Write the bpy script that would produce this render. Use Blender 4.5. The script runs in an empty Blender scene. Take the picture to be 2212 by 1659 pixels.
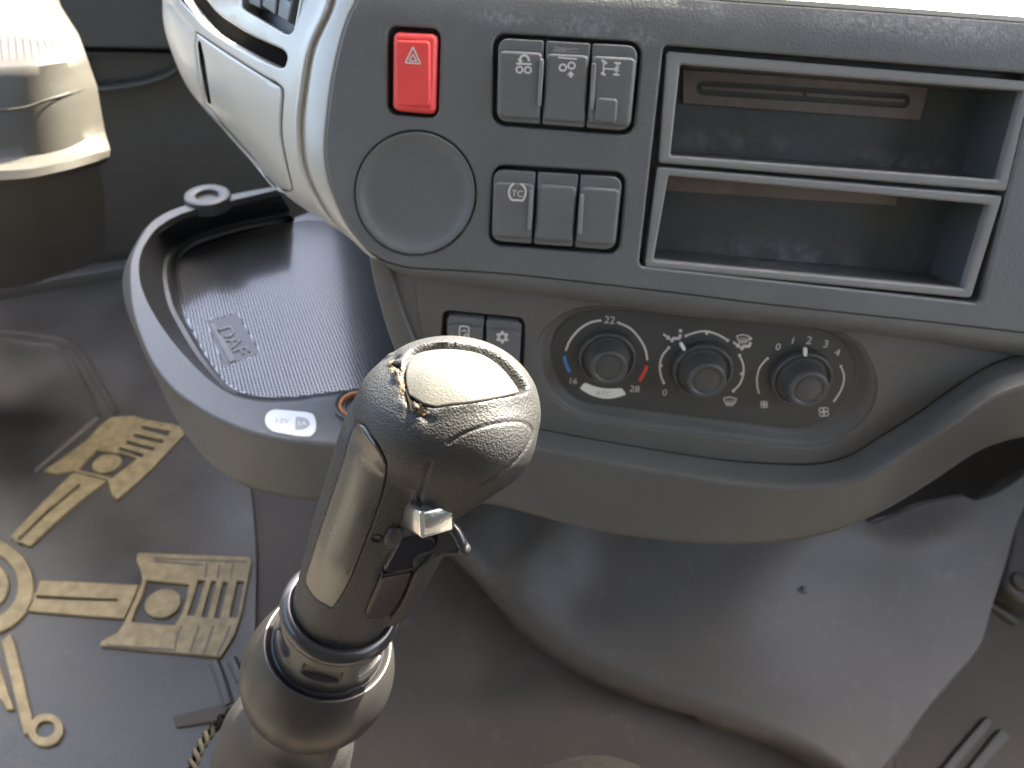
import bpy, bmesh, math, random
import numpy as np
from math import radians as R, sin, cos, pi
from mathutils import Vector, Matrix
from mathutils.bvhtree import BVHTree
from mathutils.geometry import delaunay_2d_cdt

random.seed(4); np.random.seed(4)
scn = bpy.context.scene
col = scn.collection

# ------------------------------------------------------------------ camera
W_, H_ = 2212.0, 1659.0          # working pixel frame of the photograph
FPX = W_ * 26.0 / 36.0
CAM = np.array([0.0, 0.0, 0.95])
PITCH, ROLL = R(42.0), R(4.6)
_r0 = np.array([1.0, 0, 0]); _fw = np.array([0, cos(PITCH), -sin(PITCH)]); _u0 = np.array([0, sin(PITCH), cos(PITCH)])
_r = _r0 * cos(ROLL) + _u0 * sin(ROLL)
_u = -_r0 * sin(ROLL) + _u0 * cos(ROLL)
cam_d = bpy.data.cameras.new("camera")
cam_d.lens = 26.0; cam_d.sensor_width = 36.0; cam_d.clip_start = 0.01; cam_d.clip_end = 200.0
cam_d.dof.use_dof = True; cam_d.dof.focus_distance = 0.275; cam_d.dof.aperture_fstop = 15.0
cam = bpy.data.objects.new("camera", cam_d); col.objects.link(cam)
_m = Matrix.Identity(4)
for i in range(3):
    _m[i][0] = _r[i]; _m[i][1] = _u[i]; _m[i][2] = -_fw[i]; _m[i][3] = CAM[i]
cam.matrix_world = _m
scn.camera = cam

# ------------------------------------------------------------------ light
SUN_EL, SUN_AZ = R(50.0), R(39.0)     # azimuth from +Y towards +X
world = bpy.data.worlds.new("World"); scn.world = world; world.use_nodes = True
nt = world.node_tree
sky = nt.nodes.new("ShaderNodeTexSky"); sky.sky_type = 'NISHITA'; sky.sun_disc = False
sky.dust_density = 5.0; sky.ozone_density = 0.3; sky.sun_elevation = SUN_EL; sky.sun_rotation = SUN_AZ
bg = nt.nodes["Background"]; bg.inputs[1].default_value = 0.11
nt.links.new(sky.outputs[0], bg.inputs[0])
sun_d = bpy.data.lights.new("sun", 'SUN'); sun_d.energy = 4.6; sun_d.angle = R(0.53); sun_d.color = (1.0, 0.93, 0.77)
sun = bpy.data.objects.new("sun", sun_d); col.objects.link(sun)
_sd = Vector((sin(SUN_AZ) * cos(SUN_EL), cos(SUN_AZ) * cos(SUN_EL), sin(SUN_EL)))
sun.rotation_euler = _sd.to_track_quat('Z', 'Y').to_euler()
sun.location = (0.5, 2, 3)
vs = scn.view_settings
vs.view_transform = 'Standard'; vs.look = 'None'; vs.gamma = 1.0; vs.use_curve_mapping = False
vs.exposure = 3.65
scn.cycles.use_denoising = True
scn.cycles.max_bounces = 10; scn.cycles.diffuse_bounces = 6; scn.cycles.glossy_bounces = 5
scn.cycles.sample_clamp_indirect = 6.0

# ------------------------------------------------------------------ helpers
def rays(P):
    P = np.atleast_2d(np.asarray(P, float))
    a = (P[:, 0] - W_ / 2) / FPX; b = -(P[:, 1] - H_ / 2) / FPX
    return a[:, None] * _r + b[:, None] * _u + _fw
def at(x, y, d):
    return CAM + rays([(x, y)])[0] * d
def proj(Q):
    d = np.asarray(Q) - CAM
    z = d @ _fw
    return W_ / 2 + FPX * (d @ _r) / z, H_ / 2 - FPX * (d @ _u) / z, z

class Plane:
    def __init__(s, p, n):
        s.p = np.asarray(p, float); s.nv = np.asarray(n, float) / np.linalg.norm(n)
    def map(s, P, w=0.0):
        D = rays(P); q = s.p + s.nv * w
        t = ((q - CAM) @ s.nv) / (D @ s.nv)
        return CAM + D * t[:, None]
    def nrm(s, P):
        return np.repeat(s.nv[None], len(np.atleast_2d(P)), 0)
    def off(s, w): return Plane(s.p + s.nv * w, s.nv)
class Bumped:
    """a surface with smooth swellings, g(P) in metres along the normal"""
    def __init__(s, base, g): s.b = base; s.g = g
    def map(s, P, w=0.0):
        P = np.atleast_2d(np.asarray(P, float))
        return s.b.map(P) + s.b.nrm(P) * (s.g(P) + w)[:, None]
    def nrm(s, P):
        P = np.atleast_2d(np.asarray(P, float)); e = 3.0
        a = s.map(P + [e, 0]) - s.map(P - [e, 0]); b = s.map(P + [0, e]) - s.map(P - [0, e])
        n = np.cross(b, a); return n / np.linalg.norm(n, axis=1)[:, None]
class DepthSurf:
    """curved panel given by its depth along the view ray at each traced point"""
    def __init__(s, depth): s.d = depth
    def base(s, P):
        P = np.atleast_2d(np.asarray(P, float)); return CAM + rays(P) * s.d(P)[:, None]
    def nrm(s, P):
        P = np.atleast_2d(np.asarray(P, float)); e = 4.0
        a = s.base(P + [e, 0]) - s.base(P - [e, 0]); b = s.base(P + [0, e]) - s.base(P - [0, e])
        n = np.cross(b, a); return n / np.maximum(np.linalg.norm(n, axis=1)[:, None], 1e-12)
    def map(s, P, w=0.0): return s.base(P) + s.nrm(P) * w if np.any(w) else s.base(P)
class MeshSurf:
    """a finished mesh used as the bed that inserts are fitted to"""
    def __init__(s, V, F, smooth=0.002):
        s.t = BVHTree.FromPolygons([Vector(v) for v in V], F)
        s.sm = smooth
    def hit(s, x, y):
        d = Vector(rays([(x, y)])[0])
        h = s.t.ray_cast(Vector(CAM), d)
        if h[0] is None: 
            h = s.t.find_nearest(Vector(CAM) + d * 0.29)
        return h
    def raw(s, P):
        out = np.zeros((len(P), 3)); nn = np.zeros((len(P), 3))
        for i, (x, y) in enumerate(P):
            h = s.hit(x, y); out[i] = h[0]
            n = Vector((0, 0, 0))
            for k in range(6):
                q = s.t.find_nearest(h[0] + Vector((cos(k), sin(k), sin(2 * k))) * s.sm)
                n += q[1]
            n += h[1] * 2; nn[i] = n.normalized()
        return out, nn
    def map(s, P, w=0.0):
        a, n = s.raw(np.atleast_2d(np.asarray(P, float))); return a + n * w
    def nrm(s, P): return s.raw(np.atleast_2d(np.asarray(P, float)))[1]

def cr(pts, n=8, closed=False):
    """Catmull-Rom through traced points"""
    p = np.asarray(pts, float); m = len(p); out = []
    segs = m if closed else m - 1
    for i in range(segs):
        p1 = p[i]; p2 = p[(i + 1) % m]
        p0 = p[(i - 1) % m] if closed or i > 0 else 2 * p1 - p2
        p3 = p[(i + 2) % m] if closed or i < m - 2 else 2 * p2 - p1
        for k in range(n):
            t = k / n
            out.append(0.5 * (2 * p1 + (p2 - p0) * t + (2 * p0 - 5 * p1 + 4 * p2 - p3) * t * t + (3 * p1 - p0 - 3 * p2 + p3) * t ** 3))
    if not closed: out.append(p[-1])
    return np.array(out)
def resample(p, n, closed=False):
    p = np.asarray(p, float)
    if closed: p = np.vstack([p, p[:1]])
    s = np.r_[0, np.cumsum(np.linalg.norm(np.diff(p[:, :2], axis=0), axis=1))]
    t = np.linspace(0, s[-1], n + 1 if closed else n)
    q = np.stack([np.interp(t, s, p[:, k]) for k in range(p.shape[1])], 1)
    return q[:-1] if closed else q
def rpoly(c, r, n=6, sub=0):
    """polygon with rounded corners (r: one radius or one per corner)"""
    c = np.asarray(c, float); m = len(c); out = []
    for i in range(m):
        a, b, d = c[i - 1], c[i], c[(i + 1) % m]
        ri = r[i] if hasattr(r, '__len__') else r
        la, ld = np.linalg.norm(a - b), np.linalg.norm(d - b)
        ra = min(ri, la * .49); rd = min(ri, ld * .49)
        if ri <= 0.01: out.append(b); continue
        s = b + (a - b) / la * ra; e = b + (d - b) / ld * rd
        for k in range(n + 1):
            t = k / n
            # rational quadratic = true arc look
            w = 0.7071; q = ((1 - t) ** 2 * s + 2 * w * t * (1 - t) * b + t * t * e) / ((1 - t) ** 2 + 2 * w * t * (1 - t) + t * t)
            out.append(q)
    out = np.array(out)
    if sub:
        o = []
        for i in range(len(out)):
            a, b = out[i], out[(i + 1) % len(out)]
            k = max(1, int(np.linalg.norm(b - a) / sub))
            for j in range(k): o.append(a + (b - a) * j / k)
        out = np.array(o)
    return out
def ell(cx, cy, rx, ry, n=48, rot=0, a0=0, a1=360):
    t = np.radians(np.linspace(a0, a1, n, endpoint=(a1 - a0) % 360 != 0)); c, s = cos(R(rot)), sin(R(rot))
    x, y = rx * np.cos(t), ry * np.sin(t)
    return np.stack([cx + x * c - y * s, cy + x * s + y * c], 1)
def area2(p): 
    x, y = p[:, 0], p[:, 1]; return np.sum(x * np.roll(y, -1) - np.roll(x, -1) * y)
def offset(p, d):
    """move a closed loop to its left by d"""
    e1 = p - np.roll(p, 1, 0); e2 = np.roll(p, -1, 0) - p
    e1 /= np.maximum(np.linalg.norm(e1, axis=1)[:, None], 1e-9); e2 /= np.maximum(np.linalg.norm(e2, axis=1)[:, None], 1e-9)
    n1 = np.stack([-e1[:, 1], e1[:, 0]], 1); n2 = np.stack([-e2[:, 1], e2[:, 0]], 1)
    n = n1 + n2; L = np.sum(n * n, 1)[:, None]; n = n * 2 / np.maximum(L, 0.6)
    return p + n * d
def inside(P, poly):
    x, y = P[:, 0], P[:, 1]; c = np.zeros(len(P), bool); n = len(poly); j = n - 1
    for i in range(n):
        xi, yi = poly[i]; xj, yj = poly[j]
        if yi != yj:
            c ^= ((yi > y) != (yj > y)) & (x < (xj - xi) * (y - yi) / (yj - yi) + xi)
        j = i
    return c
def cdt(loops, step=None, extra=None):
    """fill loops[0] minus the others; returns points and triangles"""
    pts = []; edges = []
    for L in loops:
        b = len(pts); pts += [tuple(q) for q in L]
        edges += [(b + i, b + (i + 1) % len(L)) for i in range(len(L))]
    if step or extra is not None:
        step = step or 1e5; lo = loops[0].min(0); hi = loops[0].max(0)
        gx, gy = np.meshgrid(np.arange(lo[0] + step * .5, hi[0], step), np.arange(lo[1] + step * .5, hi[1], step))
        G = np.stack([gx.ravel(), gy.ravel()], 1); k = inside(G, loops[0])
        for h in loops[1:]: k &= ~inside(G, h)
        G = G[k]
        B = np.vstack(loops)
        if extra is not None:
            X = np.asarray(extra, float); k = inside(X, loops[0])
            for h in loops[1:]: k &= ~inside(X, h)
            X = X[k]; dm = np.array([np.min(np.hypot(B[:, 0] - g[0], B[:, 1] - g[1])) for g in X]); X = X[dm > 1.2]
            pts += [tuple(g) for g in X]; B = np.vstack([B, X])
        if len(G):
            dm = np.array([np.min(np.hypot(B[:, 0] - g[0], B[:, 1] - g[1])) for g in G])
            pts += [tuple(g) for g in G[dm > step * .35]]
    r = delaunay_2d_cdt([Vector(p) for p in pts], edges, [], 0, 1e-4)
    V = np.array([(v.x, v.y) for v in r[0]]); F = [tuple(f) for f in r[2]]
    C = np.array([V[list(f)].mean(0) for f in F]); k = inside(C, loops[0])
    for h in loops[1:]: k &= ~inside(C, h)
    return V, [f for f, q in zip(F, k) if q]

ORG = {}
def org(o): return ORG[o.name] if o else np.zeros(3)
def thing(name, label, cat, loc, group=None, kind=None):
    o = bpy.data.objects.new(name, None); col.objects.link(o); o.empty_display_size = 0.02
    o.location = Vector(loc); ORG[o.name] = np.asarray(loc, float)
    tag(o, label, cat, group, kind); return o
def tag(o, label=None, cat=None, group=None, kind=None):
    if label: o['label'] = label
    if cat: o['category'] = cat
    if group: o['group'] = group
    if kind: o['kind'] = kind
    return o
def obj(name, V, F, mat, parent=None, smooth=35, c=None):
    V = np.asarray(V, float)
    if c is None: c = (V.min(0) + V.max(0)) / 2
    me = bpy.data.meshes.new(name); me.from_pydata([tuple(v) for v in V - c], [], [list(map(int, f)) for f in F])
    bm = bmesh.new(); bm.from_mesh(me); bmesh.ops.remove_doubles(bm, verts=bm.verts, dist=1e-7)
    bmesh.ops.dissolve_degenerate(bm, edges=bm.edges, dist=1e-8)
    bmesh.ops.recalc_face_normals(bm, faces=bm.faces); bm.to_mesh(me); bm.free()
    if smooth:
        me.polygons.foreach_set('use_smooth', [True] * len(me.polygons)); me.set_sharp_from_angle(angle=R(smooth))
    me.materials.append(mat); me.update()
    o = bpy.data.objects.new(name, me); col.objects.link(o)
    ORG[o.name] = c
    if parent: o.parent = parent; o.location = Vector(c - org(parent))
    else: o.location = Vector(c)
    return o
def ppm(S, P):
    q = S.map(np.asarray(P, float)[:1] if len(P) < 3 else np.asarray(P, float)[::max(1, len(P) // 4)])
    return FPX / np.mean((q - CAM) @ _fw)
def plate_geo(outer, holes, S, w=0.0, thick=0.003, bev=0.001, step=None, K=4, hthick=None, hbev=None, extra=None, bevw=None):
    outer = np.asarray(outer, float); k = ppm(S, outer)
    V = []; F = []; fl = []
    fw_ = np.ones(len(outer)) if bevw is None else np.asarray(bevw, float)
    loops = [(outer if area2(outer) > 0 else outer[::-1], thick, bev * (fw_ if area2(outer) > 0 else fw_[::-1])[:, None])]
    for i, h in enumerate(holes):
        h = np.asarray(h, float)
        loops.append((h if area2(h) < 0 else h[::-1], (hthick[i] if hthick else thick), (bev if hbev is None else hbev) * np.ones((len(h), 1))))
    for L, th, bv in loops:
        b = bv * k; rings = []
        front = offset(L, b * 1.2 + 0.3)
        fl.append(front); rings.append((front, 0.0))
        for q in range(K + 1):
            a = q / K * pi / 2
            rings.append((offset(L, b * (1 - sin(a))), bv * (1 - cos(a))))
        rings.append((L, th))
        base = len(V); n = len(L)
        for Q, dep in rings:
            V += list(S.map(Q, w) - S.nrm(Q) * dep)
        for a in range(len(rings) - 1):
            for i in range(n):
                j = (i + 1) % n
                F.append((base + a * n + i, base + a * n + j, base + (a + 1) * n + j, base + (a + 1) * n + i))
    P, T = cdt(fl, step, extra)
    base = len(V); V += list(S.map(P, w)); F += [tuple(base + i for i in t) for t in T]
    return np.array(V), F
def plate(name, outer, holes, S, mat, parent, **kw):
    V, F = plate_geo(outer, holes, S, **kw)
    V = np.round(V, 7)
    return obj(name, V, F, mat, parent)
def grid(rows, closed_u=False, closed_v=False):
    rows = [np.asarray(r, float) for r in rows]; m = len(rows); n = len(rows[0]); V = np.vstack(rows); F = []
    for a in range(m if closed_u else m - 1):
        for i in range(n if closed_v else n - 1):
            j = (i + 1) % n; b = (a + 1) % m
            F.append((a * n + i, a * n + j, b * n + j, b * n + i))
    return V, F
def join(*geos):
    V = []; F = []
    for v, f in geos:
        b = len(V); V += list(v); F += [tuple(b + i for i in q) for q in f]
    return np.array(V), F
def frame(a, hint=(0, 0, 1)):
    a = np.asarray(a, float); a = a / np.linalg.norm(a); x = np.cross(hint, a)
    if np.linalg.norm(x) < 1e-3: x = np.cross((0, 1, 0), a)
    x /= np.linalg.norm(x); return x, np.cross(a, x), a
def lathe(o, a, prof, n=64, a0=0, a1=360, hint=(0, 0, 1)):
    x, y, z = frame(a, hint); o = np.asarray(o, float); rows = []
    full = (a1 - a0) >= 360
    t = np.radians(np.linspace(a0, a1, n, endpoint=not full))
    for r, h in prof:
        rows.append(o + z * h + np.outer(np.cos(t), x) * r + np.outer(np.sin(t), y) * r)
    return grid(rows, closed_v=full)
def tube(path, r, n=10, caps=True):
    P = np.asarray(path, float); m = len(P); rows = []
    r = np.broadcast_to(r, (m,)); up = None
    for i in range(m):
        t = P[min(i + 1, m - 1)] - P[max(i - 1, 0)]
        x, y, _ = frame(t, up if up is not None else (0, 0, 1)); up = y if up is None else np.cross(t / np.linalg.norm(t), x)
        th = np.linspace(0, 2 * pi, n, endpoint=False)
        rows.append(P[i] + np.outer(np.cos(th), x) * r[i] + np.outer(np.sin(th), y) * r[i])
    V, F = grid(rows, closed_v=True)
    if caps: F = F + [tuple(range(n)), tuple(range((m - 1) * n, m * n))]
    return V, F
def ball(c, r, n=14, sc=(1, 1, 1), M=None):
    V = []; F = []
    rows = []
    for i in range(n + 1):
        a = pi * i / n; th = np.linspace(0, 2 * pi, 2 * n, endpoint=False)
        q = np.stack([np.sin(a) * np.cos(th) * sc[0], np.sin(a) * np.sin(th) * sc[1], np.full(2 * n, np.cos(a)) * sc[2]], 1) * r
        if M is not None: q = q @ M
        rows.append(q + np.asarray(c))
    return grid(rows, closed_v=True)
def rbox(c, ax, size, bev=0.002, seg=3):
    """rounded box: centre, 3 axes, 3 sizes"""
    bm = bmesh.new(); bmesh.ops.create_cube(bm, size=1.0)
    for v in bm.verts: v.co = Vector((v.co.x * size[0], v.co.y * size[1], v.co.z * size[2]))
    bmesh.ops.bevel(bm, geom=bm.edges, offset=bev, segments=seg, affect='EDGES', profile=0.5)
    A = np.array(ax, float); V = np.array([v.co for v in bm.verts]) @ A + np.asarray(c); bm.verts.ensure_lookup_table()
    F = [tuple(v.index for v in f.verts) for f in bm.faces]; bm.free(); return V, F
def stroke_geo(pts, width, S, w, closed=False, th=0.00012):
    """flat printed line of given pixel width on a surface"""
    p = np.asarray(pts, float)
    if closed: p = np.vstack([p, p[:1]])
    t = np.gradient(p, axis=0)
    if closed: t[0] = t[-1] = p[1] - p[-2]
    t /= np.maximum(np.linalg.norm(t, axis=1)[:, None], 1e-9); n = np.stack([-t[:, 1], t[:, 0]], 1) * width / 2
    a = S.map(p + n, w); b = S.map(p - n, w); N = S.nrm(p)
    return grid([a - N * th * 2, a, b, b - N * th * 2])
def poly_geo(pts, S, w):
    P, T = cdt([np.asarray(pts, float)]); return S.map(P, w), T
_tc = {}
def text_geo(s, S, c, h, rot=0, w=0.0003, shear=0.0):
    """lettering laid on a surface; c = centre pixel, h = cap height in pixels, rot = clockwise from the panel's own horizontal"""
    if s not in _tc:
        cu = bpy.data.curves.new("text", 'FONT'); cu.body = s; cu.align_x = 'CENTER'; cu.align_y = 'CENTER'; cu.size = 1; cu.resolution_u = 4
        ob = bpy.data.objects.new("text", cu); col.objects.link(ob); dg = bpy.context.evaluated_depsgraph_get()
        me = bpy.data.meshes.new_from_object(ob.evaluated_get(dg))
        V = np.array([v.co for v in me.vertices])[:, :2]; F = [tuple(p.vertices) for p in me.polygons]
        bpy.data.objects.remove(ob); bpy.data.curves.remove(cu); bpy.data.meshes.remove(me)
        V = V - (V.min(0) + V.max(0)) / 2; V = V / (V[:, 1].max() - V[:, 1].min()); _tc[s] = (V, F)
    V, F = _tc[s]
    c = np.asarray(c, float)
    o = S.map([c], w)[0]; n = S.nrm([c])[0]
    ex = S.map([c + [1, 0]], w)[0] - S.map([c - [1, 0]], w)[0]
    if abs(n[2]) < 0.8: ex = np.cross((0, 0, 1.0), n)
    ex = ex / np.linalg.norm(ex); ey = np.cross(n, ex)
    if ey @ _u < 0: ey = -ey
    k = h / (FPX / ((o - CAM) @ _fw)); a = R(-rot)
    X = (V[:, 0] + shear * V[:, 1]) * k; Y = V[:, 1] * k
    return o + np.outer(X * cos(a) - Y * sin(a), ex) + np.outer(X * sin(a) + Y * cos(a), ey), F

# ------------------------------------------------------------------ materials
def material(name, color, rough=0.5, bump=0.0, bscale=900.0, spec=0.5, metal=0.0, coat=0.0, vary=0.0, vscale=25.0, dust=0.0, rvary=0.0, bdist=0.0006, bkind='NOISE', dustcol=(0.45, 0.42, 0.37)):
    m = bpy.data.materials.new(name); m.use_nodes = True; t = m.node_tree; N = t.nodes; L = t.links
    p = N["Principled BSDF"]
    p.inputs["Roughness"].default_value = rough; p.inputs["Metallic"].default_value = metal
    p.inputs["Specular IOR Level"].default_value = spec; p.inputs["Coat Weight"].default_value = coat; p.inputs["Coat Roughness"].default_value = 0.12
    p.inputs["Base Color"].default_value = (*color, 1)
    co = N.new("ShaderNodeTexCoord")
    geo = N.new("ShaderNodeNewGeometry")
    src = geo.outputs["Position"]
    last = None
    if vary:
        n = N.new("ShaderNodeTexNoise"); n.inputs["Scale"].default_value = vscale; n.inputs["Detail"].default_value = 6; L.new(src, n.inputs["Vector"])
        mp = N.new("ShaderNodeMapRange"); mp.inputs[1].default_value = 0.3; mp.inputs[2].default_value = 0.7; mp.inputs[3].default_value = 1 - vary; mp.inputs[4].default_value = 1 + vary; L.new(n.outputs[0], mp.inputs[0])
        mx = N.new("ShaderNodeMix"); mx.data_type = 'RGBA'; mx.blend_type = 'MULTIPLY'; mx.inputs[0].default_value = 1; mx.inputs[6].default_value = (*color, 1)
        L.new(mp.outputs[0], mx.inputs[7]); L.new(mx.outputs[2], p.inputs["Base Color"]); last = mx.outputs[2]
        if rvary:
            mr = N.new("ShaderNodeMapRange"); mr.inputs[1].default_value = 0.3; mr.inputs[2].default_value = 0.7; mr.inputs[3].default_value = max(0.02, rough - rvary); mr.inputs[4].default_value = min(1, rough + rvary); L.new(n.outputs[0], mr.inputs[0]); L.new(mr.outputs[0], p.inputs["Roughness"])
    if dust:
        n2 = N.new("ShaderNodeTexNoise"); n2.inputs["Scale"].default_value = vscale * 9; n2.inputs["Detail"].default_value = 8; n2.inputs["Roughness"].default_value = 0.75; L.new(src, n2.inputs["Vector"])
        mp2 = N.new("ShaderNodeMapRange"); mp2.inputs[1].default_value = 0.56; mp2.inputs[2].default_value = 0.80; mp2.inputs[3].default_value = 0; mp2.inputs[4].default_value = dust; L.new(n2.outputs[0], mp2.inputs[0])
        mx2 = N.new("ShaderNodeMix"); mx2.data_type = 'RGBA'; L.new(mp2.outputs[0], mx2.inputs[0])
        if last is not None: L.new(last, mx2.inputs[6])
        else: mx2.inputs[6].default_value = (*color, 1)
        mx2.inputs[7].default_value = (*dustcol, 1); L.new(mx2.outputs[2], p.inputs["Base Color"])
    if bump:
        if bkind == 'NOISE':
            b = N.new("ShaderNodeTexNoise"); b.inputs["Detail"].default_value = 3
        else:
            b = N.new("ShaderNodeTexVoronoi"); b.feature = 'SMOOTH_F1' if bkind == 'VORONOI' else 'F1'
        b.inputs["Scale"].default_value = bscale; L.new(src, b.inputs["Vector"])
        bp = N.new("ShaderNodeBump"); bp.inputs["Strength"].default_value = bump; bp.inputs["Distance"].default_value = bdist
        L.new(b.outputs[0], bp.inputs["Height"]); L.new(bp.outputs[0], p.inputs["Normal"])
    return m
M = {}
M['fascia'] = material("fascia_plastic", (0.118, 0.125, 0.130), 0.48, 0.45, 850, vary=0.06, dust=0.12, rvary=0.06)
M['lower'] = material("lower_dash_plastic", (0.100, 0.100, 0.097), 0.55, 0.45, 850, vary=0.05, dust=0.08)
M['mould'] = material("grey_moulding_plastic", (0.092, 0.092, 0.089), 0.42, 0.4, 850, vary=0.04, dust=0.06)
M['traymat'] = material('glossy_studded_rubber', (0.036, 0.039, 0.043), 0.22, spec=1.0, coat=0.8)
M['silver'] = material("champagne_paint", (0.45, 0.44, 0.40), 0.40, metal=0.35, coat=0.25, vary=0.02)
M['black'] = material("black_plastic", (0.036, 0.038, 0.041), 0.33, 0.2, 1800, vary=0.05)
M['switch'] = material("switch_plastic", (0.125, 0.130, 0.134), 0.42, 0.15, 2200, vary=0.04, dust=0.06)
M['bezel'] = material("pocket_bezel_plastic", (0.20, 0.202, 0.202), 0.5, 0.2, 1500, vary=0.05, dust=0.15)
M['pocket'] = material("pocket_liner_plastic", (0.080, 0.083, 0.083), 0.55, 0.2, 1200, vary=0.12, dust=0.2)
M['card'] = material("brown_board", (0.20, 0.165, 0.145), 0.6, 0.2, 900, vary=0.15, vscale=60)
M['red'] = material("red_switch_plastic", (0.78, 0.075, 0.070), 0.38, 0.1, 2200, vary=0.03)
M['white'] = material("white_print", (0.62, 0.60, 0.585), 0.5)
M['pale'] = material("pale_label", (0.74, 0.75, 0.72), 0.4)
M['greyprint'] = material("grey_print", (0.36, 0.36, 0.35), 0.5)
M['blueprint'] = material("blue_print", (0.07, 0.24, 0.56), 0.5)
M['redprint'] = material("red_print", (0.62, 0.06, 0.06), 0.5)
M['climate'] = material("climate_plate_plastic", (0.050, 0.053, 0.053), 0.5, 0.15, 1800, vary=0.04)
M['knob'] = material("control_knob_rubber", (0.07, 0.071, 0.069), 0.45, 0.1, 2000, vary=0.04)
M['socket'] = material("orange_socket_plastic", (0.42, 0.12, 0.025), 0.4)
M['mat'] = material("floor_mat_rubber", (0.056, 0.055, 0.053), 0.38, 0.35, 260, vary=0.22, vscale=9, dust=0.10, rvary=0.12, bdist=0.001)
M['bronze'] = material("bronze_paint", (0.26, 0.215, 0.122), 0.5, 0.6, 320, metal=0.1, vary=0.28, vscale=70, bdist=0.0012, dust=0.75, dustcol=(0.07, 0.062, 0.05))
M['tunnel'] = material("tunnel_vinyl", (0.080, 0.074, 0.066), 0.5, 0.2, 500, vary=0.12, vscale=8, dust=0.16)
M['floor'] = material("floor_vinyl", (0.064, 0.054, 0.044), 0.6, 0.2, 400, vary=0.18, vscale=7, dust=0.10)
M['footwell'] = material("footwell_plastic", (0.060, 0.062, 0.063), 0.55, 0.2, 500, vary=0.15, vscale=6)
M['shroud'] = material("shroud_plastic", (0.048, 0.045, 0.037), 0.55, 0.2, 700, vary=0.12, dust=0.1)
M['liner'] = material("cab_lining", (0.20, 0.20, 0.195), 0.9)
M['leather'] = material("moulded_leather_grain", (0.022, 0.0215, 0.0205), 0.50, 0.32, 1250, spec=0.6, vary=0.12, vscale=60, bdist=0.0007, bkind='VOR', dust=0.30, dustcol=(0.22, 0.20, 0.165))  # pale specks: leather dust that also paints in the sunlit sheen
M['gloss'] = material("worn_glossy_plastic", (0.030, 0.0295, 0.028), 0.31, bump=0.12, bscale=700, spec=0.9, coat=0.3, vary=0.10, vscale=40, rvary=0.08, bdist=0.0004)
M['cap'] = material("worn_cap_plastic", (0.062, 0.060, 0.052), 0.45, 0.4, 1500, vary=0.14, vscale=90, bdist=0.0004, dust=0.3, dustcol=(0.5, 0.46, 0.36))
M['piano'] = material("gloss_black_plastic", (0.016, 0.016, 0.019), 0.2, spec=0.25)
M['ring'] = material("gloss_ring_plastic", (0.022, 0.022, 0.024), 0.28, coat=0.15)
M['collar'] = material("metallic_collar", (0.036, 0.035, 0.033), 0.34, metal=0.0, vary=0.1)
M['cup'] = material("cup_plastic", (0.027, 0.026, 0.024), 0.36, 0.15, 1600, vary=0.06, bdist=0.0003)
M['chrome'] = material("worn_metal_rocker", (0.62, 0.62, 0.58), 0.16, 0.1, 900, metal=0.9, vary=0.06)
M['boot'] = material("boot_leather", (0.035, 0.033, 0.031), 0.5, 0.3, 900, vary=0.12, bkind='VOR')
M['braid'] = material("braided_cord", (0.012, 0.011, 0.009), 0.95, 0.3, 1800, spec=0.05, vary=0.2)
M['void'] = material('dark_crevice', (0.012, 0.010, 0.008), 0.95, spec=0.05)  # near-black colour painted in for the shade of deep gaps
M['foam'] = material("torn_foam", (0.07, 0.05, 0.028), 0.9, 0.8, 900, vary=0.4, vscale=200)
M['trimcloth'] = material('grey_seat_cloth', (0.13, 0.12, 0.105), 0.9, 0.3, 500)
M['ground'] = material('yard_concrete', (0.30, 0.29, 0.27), 0.9, vary=0.1, vscale=1)
M['seat'] = material("seat_fabric", (0.004, 0.0038, 0.0036), 1.0, 0.5, 700, spec=0.05, vary=0.2, vscale=200)  # base blackened in place of the camera holder's shadow on it

# ------------------------------------------------------------------ reference surfaces
nA = np.array([0, -cos(R(21)), sin(R(21))])
A = Plane(at(1780, 370, 0.41), nA)                      # upper fascia
nB = np.array([0, -cos(R(14)), sin(R(14))])
B = Plane(A.map([(1500, 660)])[0] - nA * 0.013, nB)     # lower panel, set back
BC = B.off(-0.008)                                      # climate plate
ZR = B.map([(1120, 920)])[0][2]                         # height of the tray rim
UP = np.array([0, 0, 1.0])
def level(z): return Plane((0, 0, z), UP)
RIM = level(ZR); TRAY = level(ZR - 0.05)
ZF = 0.13                                               # cab floor
FLOOR = level(ZF); FMAT = level(ZF + 0.006)
def depthof(S, P):
    return (S.map(P) - CAM) @ _fw

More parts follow.
